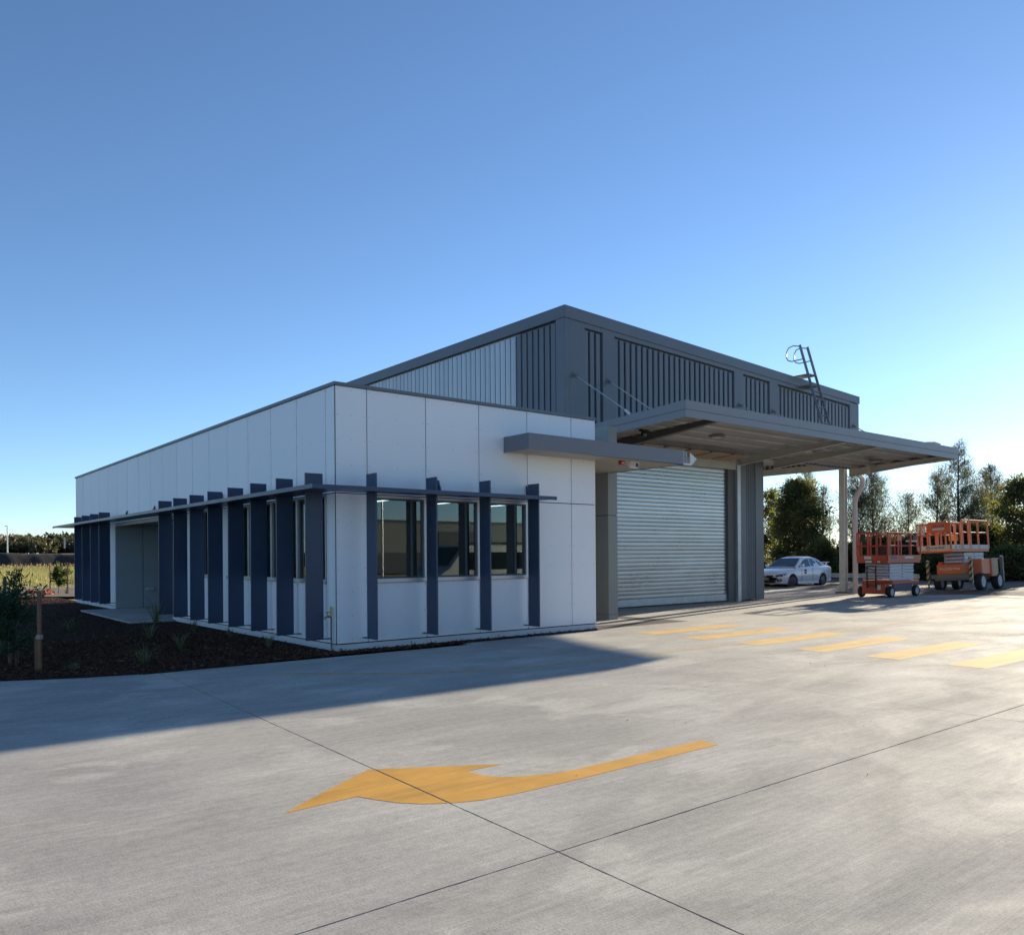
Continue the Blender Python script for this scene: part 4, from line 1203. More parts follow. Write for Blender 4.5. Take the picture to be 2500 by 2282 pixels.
V, F = clump_leaves((.5, 28.6, .08), (.2, .2, .06), 40, .16, .09); np_mesh('cloth', V, F, M['orangecloth'], t)
t = thing('safety_mesh', 'smaller orange mesh scrap left of the stake on the dirt', 'mesh')
V, F = clump_leaves((-.1, 29.3, .08), (.18, .2, .05), 30, .15, .08); np_mesh('cloth', V, F, M['orangecloth'], t)
def tuft(loc, label, h=.5, n=34):
    t = thing('strappy_grass', label, 'plant', loc, group='strappy grass plants in the mulch')
    V = []; F = []
    for i in range(n):
        a = rnd.uniform(0, 6.28); out = rnd.uniform(.1, .95) * h; hh = h * rnd.uniform(.5, 1.05); w = .006
        d = Vector((math.cos(a), math.sin(a), 0)); s_ = Vector((-d.y, d.x, 0)) * w
        p0 = d * .02; p1 = d * out * .4 + Vector((0, 0, hh * .6)); p2 = d * out + Vector((0, 0, hh * rnd.uniform(.7, 1)))
        o = len(V); V += [tuple(p0 - s_), tuple(p0 + s_), tuple(p1 + s_), tuple(p1 - s_), tuple(p2)]
        F += [(o, o + 1, o + 2, o + 3), (o + 3, o + 2, o + 4, o + 4)]
    mb = MB(); mb.v = V; mb.f = [f if f[2] != f[3] else f[:3] for f in F]
    mb.build('blades', M['tuft'], t)
for p, lab, h in (((-.62, 8.2, 0), 'tall strappy grass in front of the entry path', .75), ((-1.84, 4.2, 0), 'strappy grass in the middle of the mulch bed', .5), ((-2.96, .25, 0), 'strappy grass nearest the concrete edge', .42), ((-1.92, 2.03, 0), 'small strappy grass between the middle one and the fins', .4),
                  ((-.7, 1.15, 0), 'strappy grass below the first sun fin from the corner', .32), ((-.6, 3.3, 0), 'strappy grass below the third sun fin from the corner', .3), ((-3.9, .2, 0), 'small pale sprig beside the front stake', .2), ((-.55, 5.6, 0), 'strappy grass below the fifth sun fin from the corner', .35), ((-2.6, 7.5, 0), 'low strappy grass left of the entry path', .4), ((1.0, 27.6, 0.03), 'pale strappy grass beside the small round tree', .45)):
    tuft(p, lab, h)

# ------------------------------------------------------------------ trees on the right
def pol(az_, D_): return (CAM.x + D_ * math.cos(R(az_)), CAM.y + D_ * math.sin(R(az_)), 0)
def casuarina(az_, D_, el, wdeg, label, n=5200, lean=0.0, dens=1.0, base=.12):
    h = 1.6 + D_ * math.tan(R(el)); r = D_ * math.tan(R(wdeg)) * 1.5; n = int(n * 1.45)
    t = thing('casuarina_tree', label, 'tree', pol(az_, D_), group='casuarina trees behind the yard')
    bend = [Vector((lean * h * q * q + .10 * math.sin(q * 5 + az_), .1 * math.cos(q * 4 + az_), h * q)) for q in [i / 8 for i in range(9)]]
    def at(q):
        i = min(7, int(q * 8)); return bend[i].lerp(bend[i + 1], q * 8 - i)
    b = MB(); b.smooth = True
    b.tube(bend, [.11 * (1 - .93 * i / 8) * (h / 7) for i in range(9)], 7)
    Pp = []; Dd = []
    nb = int(46 * dens)
    for k in range(nb):
        q = base + (0.97 - base) * (k + rnd.random()) / nb
        a = rnd.uniform(0, 6.28)
        prof = (min(1, (1.02 - q) * 1.9) * (.55 + .45 * min(1, (q - base) * 4 + .3)))
        ln_ = r * prof * rnd.uniform(.6, 1.15)
        up = rnd.uniform(.5, 1.2)
        p0 = at(q); e = p0 + Vector((math.cos(a) * ln_, math.sin(a) * ln_, ln_ * up))
        if e.z > h * 1.01: e.z = h * 1.01
        mid = p0.lerp(e, .55) + Vector((0, 0, -.06 * ln_))
        b.tube([p0, mid, e], [.022 * (1.1 - q) + .006, .012 * (1.1 - q) + .004, .003], 4, cap=False)
        per = int(n / nb * (0.25 + 1.35 * ln_ / max(r, .01)))
        for i in range(per):
            tt = rnd.random() ** .65
            pt = (p0.lerp(mid, tt / .55) if tt < .55 else mid.lerp(e, (tt - .55) / .45))
            sp = .10 + .11 * ln_
            Pp.append((pt.x + rnd.gauss(0, sp), pt.y + rnd.gauss(0, sp), pt.z + rnd.gauss(.02, sp * .9)))
            Dd.append((math.cos(a) * .35 + rnd.gauss(0, .45), math.sin(a) * .35 + rnd.gauss(0, .45), .55 + rnd.gauss(0, .55)))
    b.build('trunk', M['bark'], t)
    V, F = leaves(np.array(Pp), np.array(Dd), rng.uniform(.20, .50, len(Pp)), rng.uniform(.016, .036, len(Pp)))
    np_mesh('crown', V, F, M['l_casu'], t)
def acacia(az_, D_, el, wdeg, label, n=15000, name='acacia_tree', m=None, low=.08, clumps=30, ls=(.16, .055), group='acacia trees and bushes behind the yard', sq=1.0, gap=1.0):
    h = 1.6 + D_ * math.tan(R(el)); r = D_ * math.tan(R(wdeg))
    t = thing(name, label, 'tree' if 'tree' in name else 'bush', pol(az_, D_), group=group)
    b = MB(); b.smooth = True
    b.tube([(0, 0, -.05), (.1, .05, h * .2), (.05, -.05, h * .42)], [.05 * h ** .6, .04 * h ** .6, .02 * h ** .6], 7)
    VV = []; FF = []; off = 0
    clumps = int(clumps * 2.2); n = int(n * 1.15)
    for k in range(clumps):
        a = rnd.uniform(0, 6.28); q = low + (1 - low) * (k + rnd.random()) / clumps
        pr = math.sqrt(max(.05, 1 - (max(0, q - .40) / .62) ** 2)) * (.82 + .18 * min(1, q * 3))
        cr = r * rnd.choice((.14, .2, .26, .32, .38)) * rnd.uniform(.85, 1.15) * sq
        rad = max(0, r * pr * rnd.uniform(.85, 1.12) - cr * .6) * (rnd.random() ** .35)
        c_ = Vector((rad * math.cos(a), rad * math.sin(a), max(cr * .5, min(h * q, h - cr * .68))))
        if k % 3 == 0: b.tube([(.05, -.05, min(h * .40, c_.z * .6)), tuple(c_ * .55 + Vector((0, 0, c_.z * .2))), tuple(c_)], [.03, .018, .006], 4, cap=False)
        nn = int(n / clumps)
        nn = int(nn * (cr / (r * .26 * sq)) ** 1.6) + 20
        u = rng.normal(size=(nn, 3)) * .62
        Pp = np.array(tuple(c_)) + u * np.array([cr, cr, cr * .62]) * gap
        Pp[:, 2] = np.maximum(Pp[:, 2], .05)
        V, F = leaves(Pp, u * .7 + rng.normal(size=(nn, 3)) * .7 + np.array([0, 0, -.15]), ls[0] * 1.35 * rng.uniform(.6, 1.4, nn), ls[1] * 1.5 * rng.uniform(.7, 1.2, nn))
        VV.append(V); FF.append(F + off); off += len(V)
    b.build('trunk', M['bark'], t)
    np_mesh('crown', np.concatenate(VV), np.concatenate(FF), m or M['l_acacia'], t)
acacia(31.7, 56, 4.85, 1.75, 'large dense green tree rising behind the white car', n=19000, clumps=44, low=.05)
acacia(33.3, 61, 4.2, 1.15, 'thin open crowned tree left of the dense green tree, beside the pier', n=6000, clumps=26, low=.3, sq=.8, ls=(.14, .04), gap=1.25)
acacia(30.3, 53, .75, .95, 'bright low bush right of the white car below the dense tree', n=9000, name='leafy_bush', m=M['l_acacia'], clumps=20)
casuarina(31.2, 82, 5.55, .95, 'dark casuarina top showing behind the dense green tree', n=4200, base=.25)
casuarina(30.15, 74, 4.35, .62, 'slim casuarina on the right flank of the dense green tree', n=3600)
casuarina(28.0, 62, 5.45, .95, 'casuarina just right of the downpipe, left stem of the pair', n=5200)
casuarina(27.15, 63, 5.30, 1.15, 'casuarina right stem of the pair beside the downpipe', n=6400)
casuarina(25.15, 64, 3.65, .85, 'short open casuarina above the red lift', n=3400, dens=.8)
casuarina(23.45, 62, 5.0, .9, 'middling casuarina left of the tallest one', n=4400)
casuarina(22.25, 60, 6.75, .95, 'tallest casuarina crossing the canopy tip', n=6200)
casuarina(21.2, 63, 3.9, .55, 'thin wispy casuarina right of the tallest one', n=2400, dens=.7)
casuarina(20.55, 68, 5.25, .95, 'round topped casuarina near the right edge', n=5600, base=.3)
acacia(18.75, 55, 4.35, 2.0, 'broad dark acacia at the right edge of the photo', n=14000, clumps=36, low=.1)
acacia(17.0, 58, 3.0, 1.6, 'acacia just past the right edge behind the broad one', n=9000, clumps=22)
und = [(28.6, 57, .55, 1.0), (27.6, 58, .75, 1.0), (26.6, 56, .9, 1.05), (25.6, 58, .85, 1.0), (24.6, 57, 1.0, 1.05), (23.6, 57, 1.15, 1.0), (22.6, 56, 1.35, 1.05), (21.6, 57, 1.6, 1.1), (20.6, 57, 1.5, 1.1), (29.4, 60, -.3, .7), (34.6, 60, 1.6, 1.2), (19.6, 50, .2, 1.2), (26.1, 52, -.35, 1.1), (23.9, 50, -.35, 1.1), (21.7, 49, -.2, 1.2)]
ulab = ['first', 'second', 'third', 'fourth', 'fifth', 'sixth', 'seventh', 'eighth', 'ninth']
for i, u in enumerate(und):
    lab = (ulab[i] + ' bush from the column in the dark hedge behind the lifts') if i < 9 else ['low bush in front of the far grey shed', 'bush behind the pier at the left of the gap', 'low scrub at the foot of the broad acacia', 'low scrub right behind the red lift', 'low scrub between the two lifts', 'low scrub right behind the orange lift'][i - 9]
    acacia(*u, lab, n=6500, name='leafy_bush', m=M['l_under'], clumps=16, group='bushes of the hedge behind the lifts', low=.02, sq=1.15)

# guard rail, street lamps, far shed
gr = thing('guard_rail', 'grey steel guard rail behind the white car', 'guard rail')
p0, p1 = Vector(pol(31.5, 50)), Vector(pol(24.5, 47))
b = MB()
b.bar(p0 + Vector((0, 0, .42)), p1 + Vector((0, 0, .42)), .03, .10); b.bar(p0 + Vector((.04, 0, .29)), p1 + Vector((.04, 0, .29)), .03, .10); b.bar(p0 + Vector((.06, 0, .355)), p1 + Vector((.06, 0, .355)), .02, .08)
b.build('rail', M['galv2'], gr)
for k in range(6):
    q = p0.lerp(p1, (k + .3) / 6) + Vector((.12, 0, 0)); MB().box(q.x - .04, q.y - .04, -.1, q.x + .04, q.y + .04, .48).build('post', M['galv2'], gr)
def lamp_post(loc, h, arm, label, dirx, rad=.07, curved=True):
    t = thing('street_lamp', label, 'street lamp', loc)
    b = MB(); b.smooth = True
    d = Vector(dirx)
    if curved:
        pts_ = [Vector((0, 0, 0)), Vector((0, 0, h * .82))] + [Vector((0, 0, h * .82)) + d * arm * (1 - math.cos(a)) * .75 + Vector((0, 0, h * .18 * math.sin(a))) for a in [.3, .6, .9, 1.2, 1.57]]
        pts_.append(pts_[-1] + d * arm * .3)
    else:
        pts_ = [Vector((0, 0, 0)), Vector((0, 0, h)), Vector((0, 0, h)) + d * .12]
    b.tube(pts_, [rad] + [rad * .75] * (len(pts_) - 1), 8); b.build('pole', M['galv2'], t)
    e = pts_[-1]; MB().bar(e, e + d * (.7 if curved else .28), .25 if curved else .12, .1).build('lamp_head', M['galv2'], t)
right = Vector((.777, -.629, 0))
lamp_post(pol(29.72, 120), 9.2, 3.0, 'curved street lamp between the dense tree and the column', -right, .09)
lamp_post((CAM.x + 150 * math.cos(R(82.75)), CAM.y + 150 * math.sin(R(82.75)), 2.3), 4.4, .5, 'pale street lamp pole beyond the field at far left', -right, .10, False)
t = thing('timber_pole', 'short pale pole in front of the far wood', 'pole', (CAM.x + 170 * math.cos(R(79.75)), CAM.y + 170 * math.sin(R(79.75)), 3.4)); MB().box(-.12, -.12, 0, .12, .12, 2.0).build('shaft', M['steel_l'], t)
t = thing('far_shed', 'far grey shed with dark roof seen beside the column', 'building', pol(28.9, 130), rz=R(29))
b = MB(); b.box(-2, -3.5, -1, 6, 3.2, 1.9); b.build('wall', M['char'], t)
b = MB(); b.box(-2.4, -3.8, 1.9, 6.4, 3.5, 2.25); b.build('roof', M['wh_dark'], t)
b = MB(); b.box(-2.06, -.6, .3, -2.0, 1.0, 1.3); b.build('window', M['carglass'], t)

# ------------------------------------------------------------------ white sedan
def make_car():
    t = thing('parked_car', 'white sedan with a dark red door emblem parked under the trees', 'car', (29.32, 9.83, -.03), rz=math.pi)
    # stations: x, z_top(centre), z_shoulder, halfwidth, z_bottom
    st = [(2.26, .60, .54, .60, .26), (2.20, .68, .60, .74, .20), (2.05, .76, .67, .825, .18), (1.75, .845, .76, .865, .17), (1.35, .905, .85, .88, .17), (1.0, .955, .90, .885, .17), (.5, .965, .935, .885, .18), (0, .975, .95, .885, .18), (-.6, .99, .965, .885, .18), (-1.1, 1.01, .985, .885, .18), (-1.5, 1.045, 1.0, .88, .19), (-1.85, 1.065, 1.0, .865, .21), (-2.12, 1.055, .97, .82, .25), (-2.25, .96, .86, .74, .30), (-2.29, .80, .72, .62, .36)]
    b = MB(); ring = None; nr = None
    for x, zt, zs, w, zb in st:
        half = [(0, zt), (w * .55, zt - .012), (w * .86, zs + .02), (w * .965, zs - .05), (w, zs - .16), (w * 1.0, .5), (w * .985, .36), (w * .94, zb + .03), (w * .80, zb), (0, zb)]
        pts_ = [(x, y, z) for y, z in half] + [(x, -y, z) for y, z in reversed(half[1:-1])]
        o = len(b.v); b.v += pts_; n_ = len(pts_)
        if ring is not None:
            b.f += [(ring + k, ring + (k + 1) % n_, o + (k + 1) % n_, o + k) for k in range(n_)]
        else: b.f.append(tuple(o + k for k in range(n_)))
        ring = o; nr = n_
    b.f.append(tuple(ring + k for k in reversed(range(nr))))
    b.smooth = True
    body = b.build('body', M['car'], t)
    # wheel arches
    cut = MB(); cut.lathe([(.365, -1.2), (.365, 1.2)], 28, (1.36, 0, .31)); cut.lathe([(.36, -1.2), (.36, 1.2)], 28, (-1.275, 0, .31))
    co = cut.build('cutter', M['black'], t)
    bpy.context.view_layer.update()
    md = body.modifiers.new('arch', 'BOOLEAN'); md.object = co; md.operation = 'DIFFERENCE'; md.solver = 'EXACT'
    bpy.context.view_layer.update()
    ev = body.evaluated_get(bpy.context.evaluated_depsgraph_get())
    me = bpy.data.meshes.new_from_object(ev); body.modifiers.clear(); body.data = me
    me.shade_smooth(); me.set_sharp_from_angle(angle=R(32))
    me.materials.clear(); me.materials.append(M['car'])
    for p in me.polygons: p.material_index = 0
    bpy.data.objects.remove(co)
    # wheel housings
    wh = MB()
    for x in (1.36, -1.275):
        for s in (-1, 1): wh.lathe([(.36, s * .55), (.36, s * .80)], 20, (x, 0, .31))
    wh.build('wheel_housing', M['black'], t)
    # greenhouse
    gh = [(1.02, .80, .945, .79, .95), (.25, .80, .955, .60, 1.385), (-.25, .79, .965, .585, 1.465), (-.75, .79, .975, .575, 1.455), (-1.1, .78, .985, .565, 1.39), (-1.82, .70, 1.04, .69, 1.05)]
    c = MB(); ring = None
    for x, wb, zb, wt, zt in gh:
        pr = [(-wb, zb - .05), (-wb, zb), (-(wt + (wb - wt) * .12), zt - (zt - zb) * .10), (-wt * .82, zt), (0, zt + .018), (wt * .82, zt), (wt + (wb - wt) * .12, zt - (zt - zb) * .10), (wb, zb), (wb, zb - .05)]
        o = len(c.v); c.v += [(x, y, z) for y, z in pr]
        if ring is not None: c.f += [(ring + k, o + k, o + k + 1, ring + k + 1) for k in range(len(pr) - 1)]
        ring = o
    c.smooth = True
    c.build('roof', M['car'], t)
    # glass quads, offset outwards
    def quad(name, pts_, m, off=.012, outward=None):
        p = [Vector(q) for q in pts_]
        nrm = Vector((0, 0, 0))
        for i in range(len(p)): nrm += p[i].cross(p[(i + 1) % len(p)])
        nrm.normalize()
        if outward and nrm.dot(Vector(outward)) < 0: nrm = -nrm
        q = MB(); n_ = len(p)
        top = [a + nrm * off for a in p]; bot = [a - nrm * .03 for a in p]
        q.poly(top + bot, [tuple(range(n_)), tuple(reversed(range(n_, 2 * n_)))] + [(i, n_ + i, n_ + (i + 1) % n_, (i + 1) % n_) for i in range(n_)])
        return q.build(name, m, t)
    quad('windscreen', [(.96, -.70, .985), (.96, .70, .985), (.28, .545, 1.37), (.28, -.545, 1.37)], M['carglass'], .016, (1, 0, 1))
    quad('rear_window', [(-1.16, -.50, 1.375), (-1.16, .50, 1.375), (-1.76, .60, 1.07), (-1.76, -.60, 1.07)], M['carglass'], .012, (-1, 0, 1))
    for s in (-1, 1):
        def sd(x, f):     # point on side of greenhouse
            for (xa, wa, za, ta, ya), (xb, wb_, zb_, tb, yb) in zip(gh, gh[1:]):
                if xb <= x <= xa:
                    u = (xa - x) / (xa - xb); w0 = wa + (wb_ - wa) * u; z0 = za + (zb_ - za) * u; w1 = ta + (tb - ta) * u; z1 = ya + (yb - ya) * u
                    a_ = Vector((x, s * w0, z0)); b_ = Vector((x, s * (w1 + (w0 - w1) * .12), z1 - (z1 - z0) * .10)); return a_.lerp(b_, f)
        quad('side_window', [sd(.74, .05), sd(.72, .25), sd(.12, .86), sd(-.28, .90), sd(-.30, .06)], M['carglass'], .008, (0, s, .3))
        quad('side_window', [sd(-.38, .06), sd(-.36, .90), sd(-.85, .88), sd(-1.15, .74), sd(-1.34, .30), sd(-1.36, .08)], M['carglass'], .008, (0, s, .3))
        mr = MB(); mr.hexa([(.60, s * .86, .98), (.76, s * .86, .98), (.76, s * 1.03, .99), (.62, s * 1.03, .99), (.60, s * .86, 1.09), (.73, s * .86, 1.10), (.73, s * 1.03, 1.10), (.62, s * 1.03, 1.09)]); mr.build('door_mirror', M['car'], t, bevel=.02)
        dh = MB(); dh.box(-.42, s * .875, .84, -.22, s * .905, .865); dh.build('door_handle', M['car'], t)
        dh = MB(); dh.box(-1.22, s * .875, .87, -1.02, s * .905, .895); dh.build('door_handle', M['car'], t)
        sk = MB(); sk.box(-.85, s * .80, .17, .95, s * .915, .24); sk.build('side_skirt', M['car'], t, bevel=.015)
        for xx in (.62, -.33):
            sl = MB(); sl.box(xx - .004, s * .878, .27, xx + .004, s * .8905, .93); sl.build('door_gap', M['steel'], t)
    em_ = MB(); em_.lathe([(.0, .8925), (.105, .8915)], 18, (.30, 0, .74)); em_.build('door_emblem', M['redplastic'], t)
    em_ = MB(); em_.box(.22, .8935, .73, .38, .8955, .77); em_.build('emblem_band', M['whiteink'], t)
    em_ = MB(); em_.box(.24, .8935, .80, .40, .8965, .86); em_.build('emblem_wing', M['ink'], t)
    # front patches projected onto the body
    bm_ = bmesh.new(); bm_.from_mesh(body.data); tree = BVHTree.FromBMesh(bm_); bm_.free()
    def patch(name, yz, m, off=.006, nsub=5):
        c_ = (sum(p[0] for p in yz) / len(yz), sum(p[1] for p in yz) / len(yz))
        V = []; rings = []
        for k in range(nsub + 1):
            f = k / nsub
            rg = []
            for i in range(len(yz)):
                for q in range(3):
                    a_ = yz[i]; d_ = yz[(i + 1) % len(yz)]; u = q / 3
                    y = a_[0] + (d_[0] - a_[0]) * u; z = a_[1] + (d_[1] - a_[1]) * u
                    y = c_[0] + (y - c_[0]) * f; z = c_[1] + (z - c_[1]) * f
                    hit = tree.ray_cast(Vector((4, y, z)), Vector((-1, 0, 0)))
                    x = hit[0].x if hit[0] else 1.9
                    rg.append(len(V)); V.append((x + off, y, z))
            rings.append(rg)
        q = MB(); q.v = V; nn = len(rings[0])
        for k in range(nsub):
            q.f += [(rings[k][i], rings[k][(i + 1) % nn], rings[k + 1][(i + 1) % nn], rings[k + 1][i]) for i in range(nn)]
        o = q.build(name, m, t)
        return o
    patch('upper_grille', [(-.44, .60), (.44, .60), (.36, .50), (-.36, .50)], M['black'])
    patch('lower_grille', [(-.52, .38), (.52, .38), (.58, .25), (-.58, .25)], M['black'])
    patch('grille_badge', [(-.035, .60), (.035, .60), (.035, .50), (-.035, .50)], M['chrome'], .014)
    pl = patch('number_plate', [(-.18, .475), (.18, .475), (.18, .37), (-.18, .37)], M['plate'], .022)
    for s in (-1, 1):
        hl = patch('headlight', [(s * .50, .60), (s * .80, .70), (s * .845, .66), (s * .80, .555), (s * .56, .53)], M['black'])
        ln_ = MB()
        for q_, (yy, zz) in enumerate(((.60, .585), (.69, .61), (.77, .64))):
            hit = tree.ray_cast(Vector((4, s * yy, zz)), Vector((-1, 0, 0)))
            ln_.lathe([(.0, hit[0].x + .02), (.030, hit[0].x + .008), (.034, hit[0].x - .01)], 10, (0, s * yy, zz), 'x')
        ln_.build('lamp_lens', M['lamp'], hl)
        fg = patch('fog_light', [(s * .60, .43), (s * .76, .455), (s * .79, .36), (s * .70, .29), (s * .60, .31)], M['black'])
        hit = tree.ray_cast(Vector((4, s * .69, .37)), Vector((-1, 0, 0)))
        q = MB(); q.lathe([(.0, hit[0].x + .022), (.045, hit[0].x + .01), (.05, hit[0].x - .01)], 12, (0, s * .69, .37), 'x'); q.build('fog_lens', M['lamp'], fg)
    text_mesh('35T WXL', .085, M['ink'], t, (2.30, 0, .423), (R(90), 0, R(90)), ext=.002)
    # spoiler
    sp = MB(); sp.box(-2.30, -.62, 1.155, -2.02, .62, 1.19); sp.box(-2.22, -.55, 1.03, -2.10, -.50, 1.16); sp.box(-2.22, .50, 1.03, -2.10, .55, 1.16); sp.build('spoiler', M['car'], t, bevel=.008)
    # wheels
    def wheel(x, s, steer):
        w = bpy.data.objects.new('wheel', None); COL.objects.link(w); w.parent = t
        tm = MB(); tm.smooth = True
        tm.lathe([(.20, -.10), (.285, -.108), (.312, -.085), (.318, 0), (.312, .085), (.285, .108), (.20, .10)], 32, cap=False)
        me = tm.mesh('tyre'); me.materials.append(M['tyre'])
        w.location = (x, s * .775, .318); w.rotation_euler = (0, 0, steer)
        link('tyre', me, w)
        rm = MB(); rm.smooth = True; rm.lathe([(.0, s * .055), (.20, s * .05), (.212, s * .10), (.20, s * .104)], 28)
        for k in range(5):
            a_ = k * 1.2566; d_ = Vector((math.cos(a_), 0, math.sin(a_)))
            rm.bar(d_ * .02 + Vector((0, s * .088, 0)), d_ * .205 + Vector((0, s * .092, 0)), .05, .03, up=(0, 1, 0))
        rm.build('rim', M['rim'], w)
    wheel(1.36, 1, R(-24)); wheel(1.36, -1, R(-24)); wheel(-1.275, 1, 0); wheel(-1.275, -1, 0)
make_car()

# ------------------------------------------------------------------ scissor lifts
def lift_wheel(t, x, y, r, w, s, m=None):
    q = bpy.data.objects.new('wheel', None); COL.objects.link(q); q.parent = t; q.location = (x, y, r)
    b = MB(); b.smooth = True; b.lathe([(r * .66, -w / 2), (r * .95, -w / 2), (r, -w * .38), (r, w * .38), (r * .95, w / 2), (r * .66, w / 2)], 28, cap=False); b.build('tyre', M['tyre'], q)
    b = MB(); b.smooth = True; b.lathe([(.0, s * w * .5), (r * .22, s * w * .5), (r * .25, s * w * .42), (r * .68, s * w * .46), (r * .68, -s * w * .3)], 24); b.build('rim', m or M['wheelw'], q)
def rails(t, x0, x1, y0, y1, z0, z1, m, xs, ys, r=.022, mids=(.5,)):
    for x in xs:
        for y in (y0, y1):
            MB().box(x - r, y - r, z0, x + r, y + r, z1).build('post', m, t)
    for y in ys:
        for x in (x0, x1):
            MB().box(x - r, y - r, z0, x + r, y + r, z1).build('post', m, t)
    for f in list(mids) + [1.0]:
        z = z0 + (z1 - z0) * f
        for y in (y0, y1):
            b = MB(); b.smooth = True; b.tube([(x0, y, z), (x1, y, z)], r * 1.05, 8); b.build('rail', m, t)
        for x in (x0, x1):
            b = MB(); b.smooth = True; b.tube([(x, y0, z), (x, y1, z)], r * 1.05, 8); b.build('rail', m, t)
def scissor(t, x0, x1, y0, y1, z0, z1, n, m):
    for k in range(n):
        za = z0 + (z1 - z0) * k / n; dz = (z1 - z0) / n
        for xx in (x0 - .012, x1 + .012):
            MB().box(xx - .03, y0 + .04, za + dz * .18, xx + .03, y1 - .04, za + dz * .78).build('cross_bar', m, t)
    for s, y in ((-1, y0), (1, y1)):
        for k in range(n):
            za = z0 + (z1 - z0) * k / n; zb = z0 + (z1 - z0) * (k + 1) / n; hh = (zb - za) * .5
            b = MB(); b.hexa([(x0, y - .03, za + .004), (x1, y - .03, za + .004 + hh * .0), (x1, y + .03, za + .004), (x0, y + .03, za + .004), (x0 + .04 * (k % 2), y - .03, zb - .010), (x1 - .04 * (k % 2), y - .03, zb - .010), (x1 - .04 * (k % 2), y + .03, zb - .010), (x0 + .04 * (k % 2), y + .03, zb - .010)])
            ar = b.build('scissor_arm', m, t)
            p = MB(); p.smooth = True; xm = (x0 + x1) / 2
            p.lathe([(.0, y - s * .0 + s * .045), (.022, y + s * .044), (.022, y + s * .02)], 10, (xm, 0, (za + zb) / 2)); p.build('pivot_pin', M['black'], ar)
        for k in range(n // 2 + 1):
            z = z0 + (z1 - z0) * min(1, (2 * k + .9) / n)
            b = MB(); b.smooth = True; b.tube([(x0 - .02, y0, z), (x0 - .02, y1, z)], .03, 8); b.build('cross_tube', m, t)
def red_lift():
    t = thing('scissor_lift', 'red electric scissor lift parked on the concrete beside the column', 'scissor lift', (22.0, 2.06, 0))
    HY = .53
    for x, s in ((.24, 1), (.24, -1), (2.12, 1), (2.12, -1)): lift_wheel(t, x, s * HY, .20, .13, s)
    b = MB(); b.box(.02, -.42, .12, .34, .42, .50); b.build('front_bumper', M['red'], t, bevel=.02)
    b = MB(); b.box(.34, -.46, .20, 2.28, .46, .36); b.build('chassis', M['navyshade'], t)
    b = MB(); b.box(.30, -.56, .47, 2.36, .56, .60); b.build('deck_rail', M['red'], t, bevel=.012)
    b = MB(); b.box(.45, -.53, .20, 1.85, -.47, .46); b.build('side_tray', M['navyshade'], t)
    b = MB(); b.box(.45, .47, .20, 1.85, .53, .46); b.build('side_tray', M['navyshade'], t)
    scissor(t, .36, 2.16, -.42, .42, .66, 1.20, 5, M['sciss'])
    b = MB(); b.box(.40, -.44, .605, 2.12, -.385, .665); b.build('slotted_guard', M['sciss'], t)
    # entry ladder on the near end
    for y in (.20, -.12):
        b = MB(); b.box(-.03, y - .018, .34, 0.01, y + .018, 1.13); b.build('ladder_stile', M['black'], t)
    for z in (.42, .66, .90, 1.12): MB().box(-.028, -.10, z - .014, .008, .18, z + .014).build('ladder_rung', M['black'], t)
    MB().bar((-.01, .18, 1.06), (-.01, -.1, .94), .02).build('ladder_brace', M['black'], t)
    # platform
    PX0_, PX1_, py = -.02, 2.46, .56
    b = MB(); b.box(PX0_, -py, 1.225, PX1_, py, 1.32); b.build('platform_deck', M['red'], t)
    for y in (-py, py):
        MB().box(PX0_, y - .02, 1.32, PX1_, y + .02, 1.50).build('toe_board', M['red'], t)
    for x in (PX0_, PX1_): MB().box(x - .02, -py + .021, 1.32, x + .02, py - .021, 1.50).build('toe_board', M['red'], t)
    rails(t, PX0_, PX1_, -py, py, 1.50, 2.30, M['red'], (PX0_, PX0_ + .12, .75, .95, 1.7, PX1_), (-.16, .40), mids=(.42,))
    MB().box(-.035, -.19, 1.50, -.005, -.13, 2.28).build('gate_post', M['red'], t)
    MB().box(.62, -py - .04, 2.02, .92, -py - .02, 2.22).build('notice_board', M['orange_f'], t)
    MB().box(1.9, -py + .0, 2.05, 2.2, -py + .16, 2.22).build('control_box', M['black'], t)
    MB().box(1.75, -py + .03, 1.98, 2.25, -py + .2, 2.05).build('control_tray', M['decal'], t)
    MB().box(.52, -.3, 1.50, .85, .05, 1.85).build('battery_box', M['black'], t)
    for (x0, z0, x1, z1, m) in ((.22, 1.37, .62, 1.47, M['blue']), (1.2, 1.38, 1.85, 1.46, M['decal'])):
        MB().box(x0, -py - .026, z0, x1, -py - .021, z1).build('decal', m, t)
    for (y0, z0, y1, z1) in ((.02, 1.36, .28, 1.47), (.0, 1.235, .24, 1.31), (-.3, 1.24, -.2, 1.30)):
        MB().box(PX0_ - .027, y0, z0, PX0_ - .021, y1, z1).build('decal', M['decal'], t)
    MB().box(.012, -.28, .28, .018, -.16, .44).build('decal', M['decal'], t)
    MB().box(PX0_ - .03, .43, 1.98, PX0_ - .01, .24, 2.25).build('manual_pouch', M['black'], t)
red_lift()
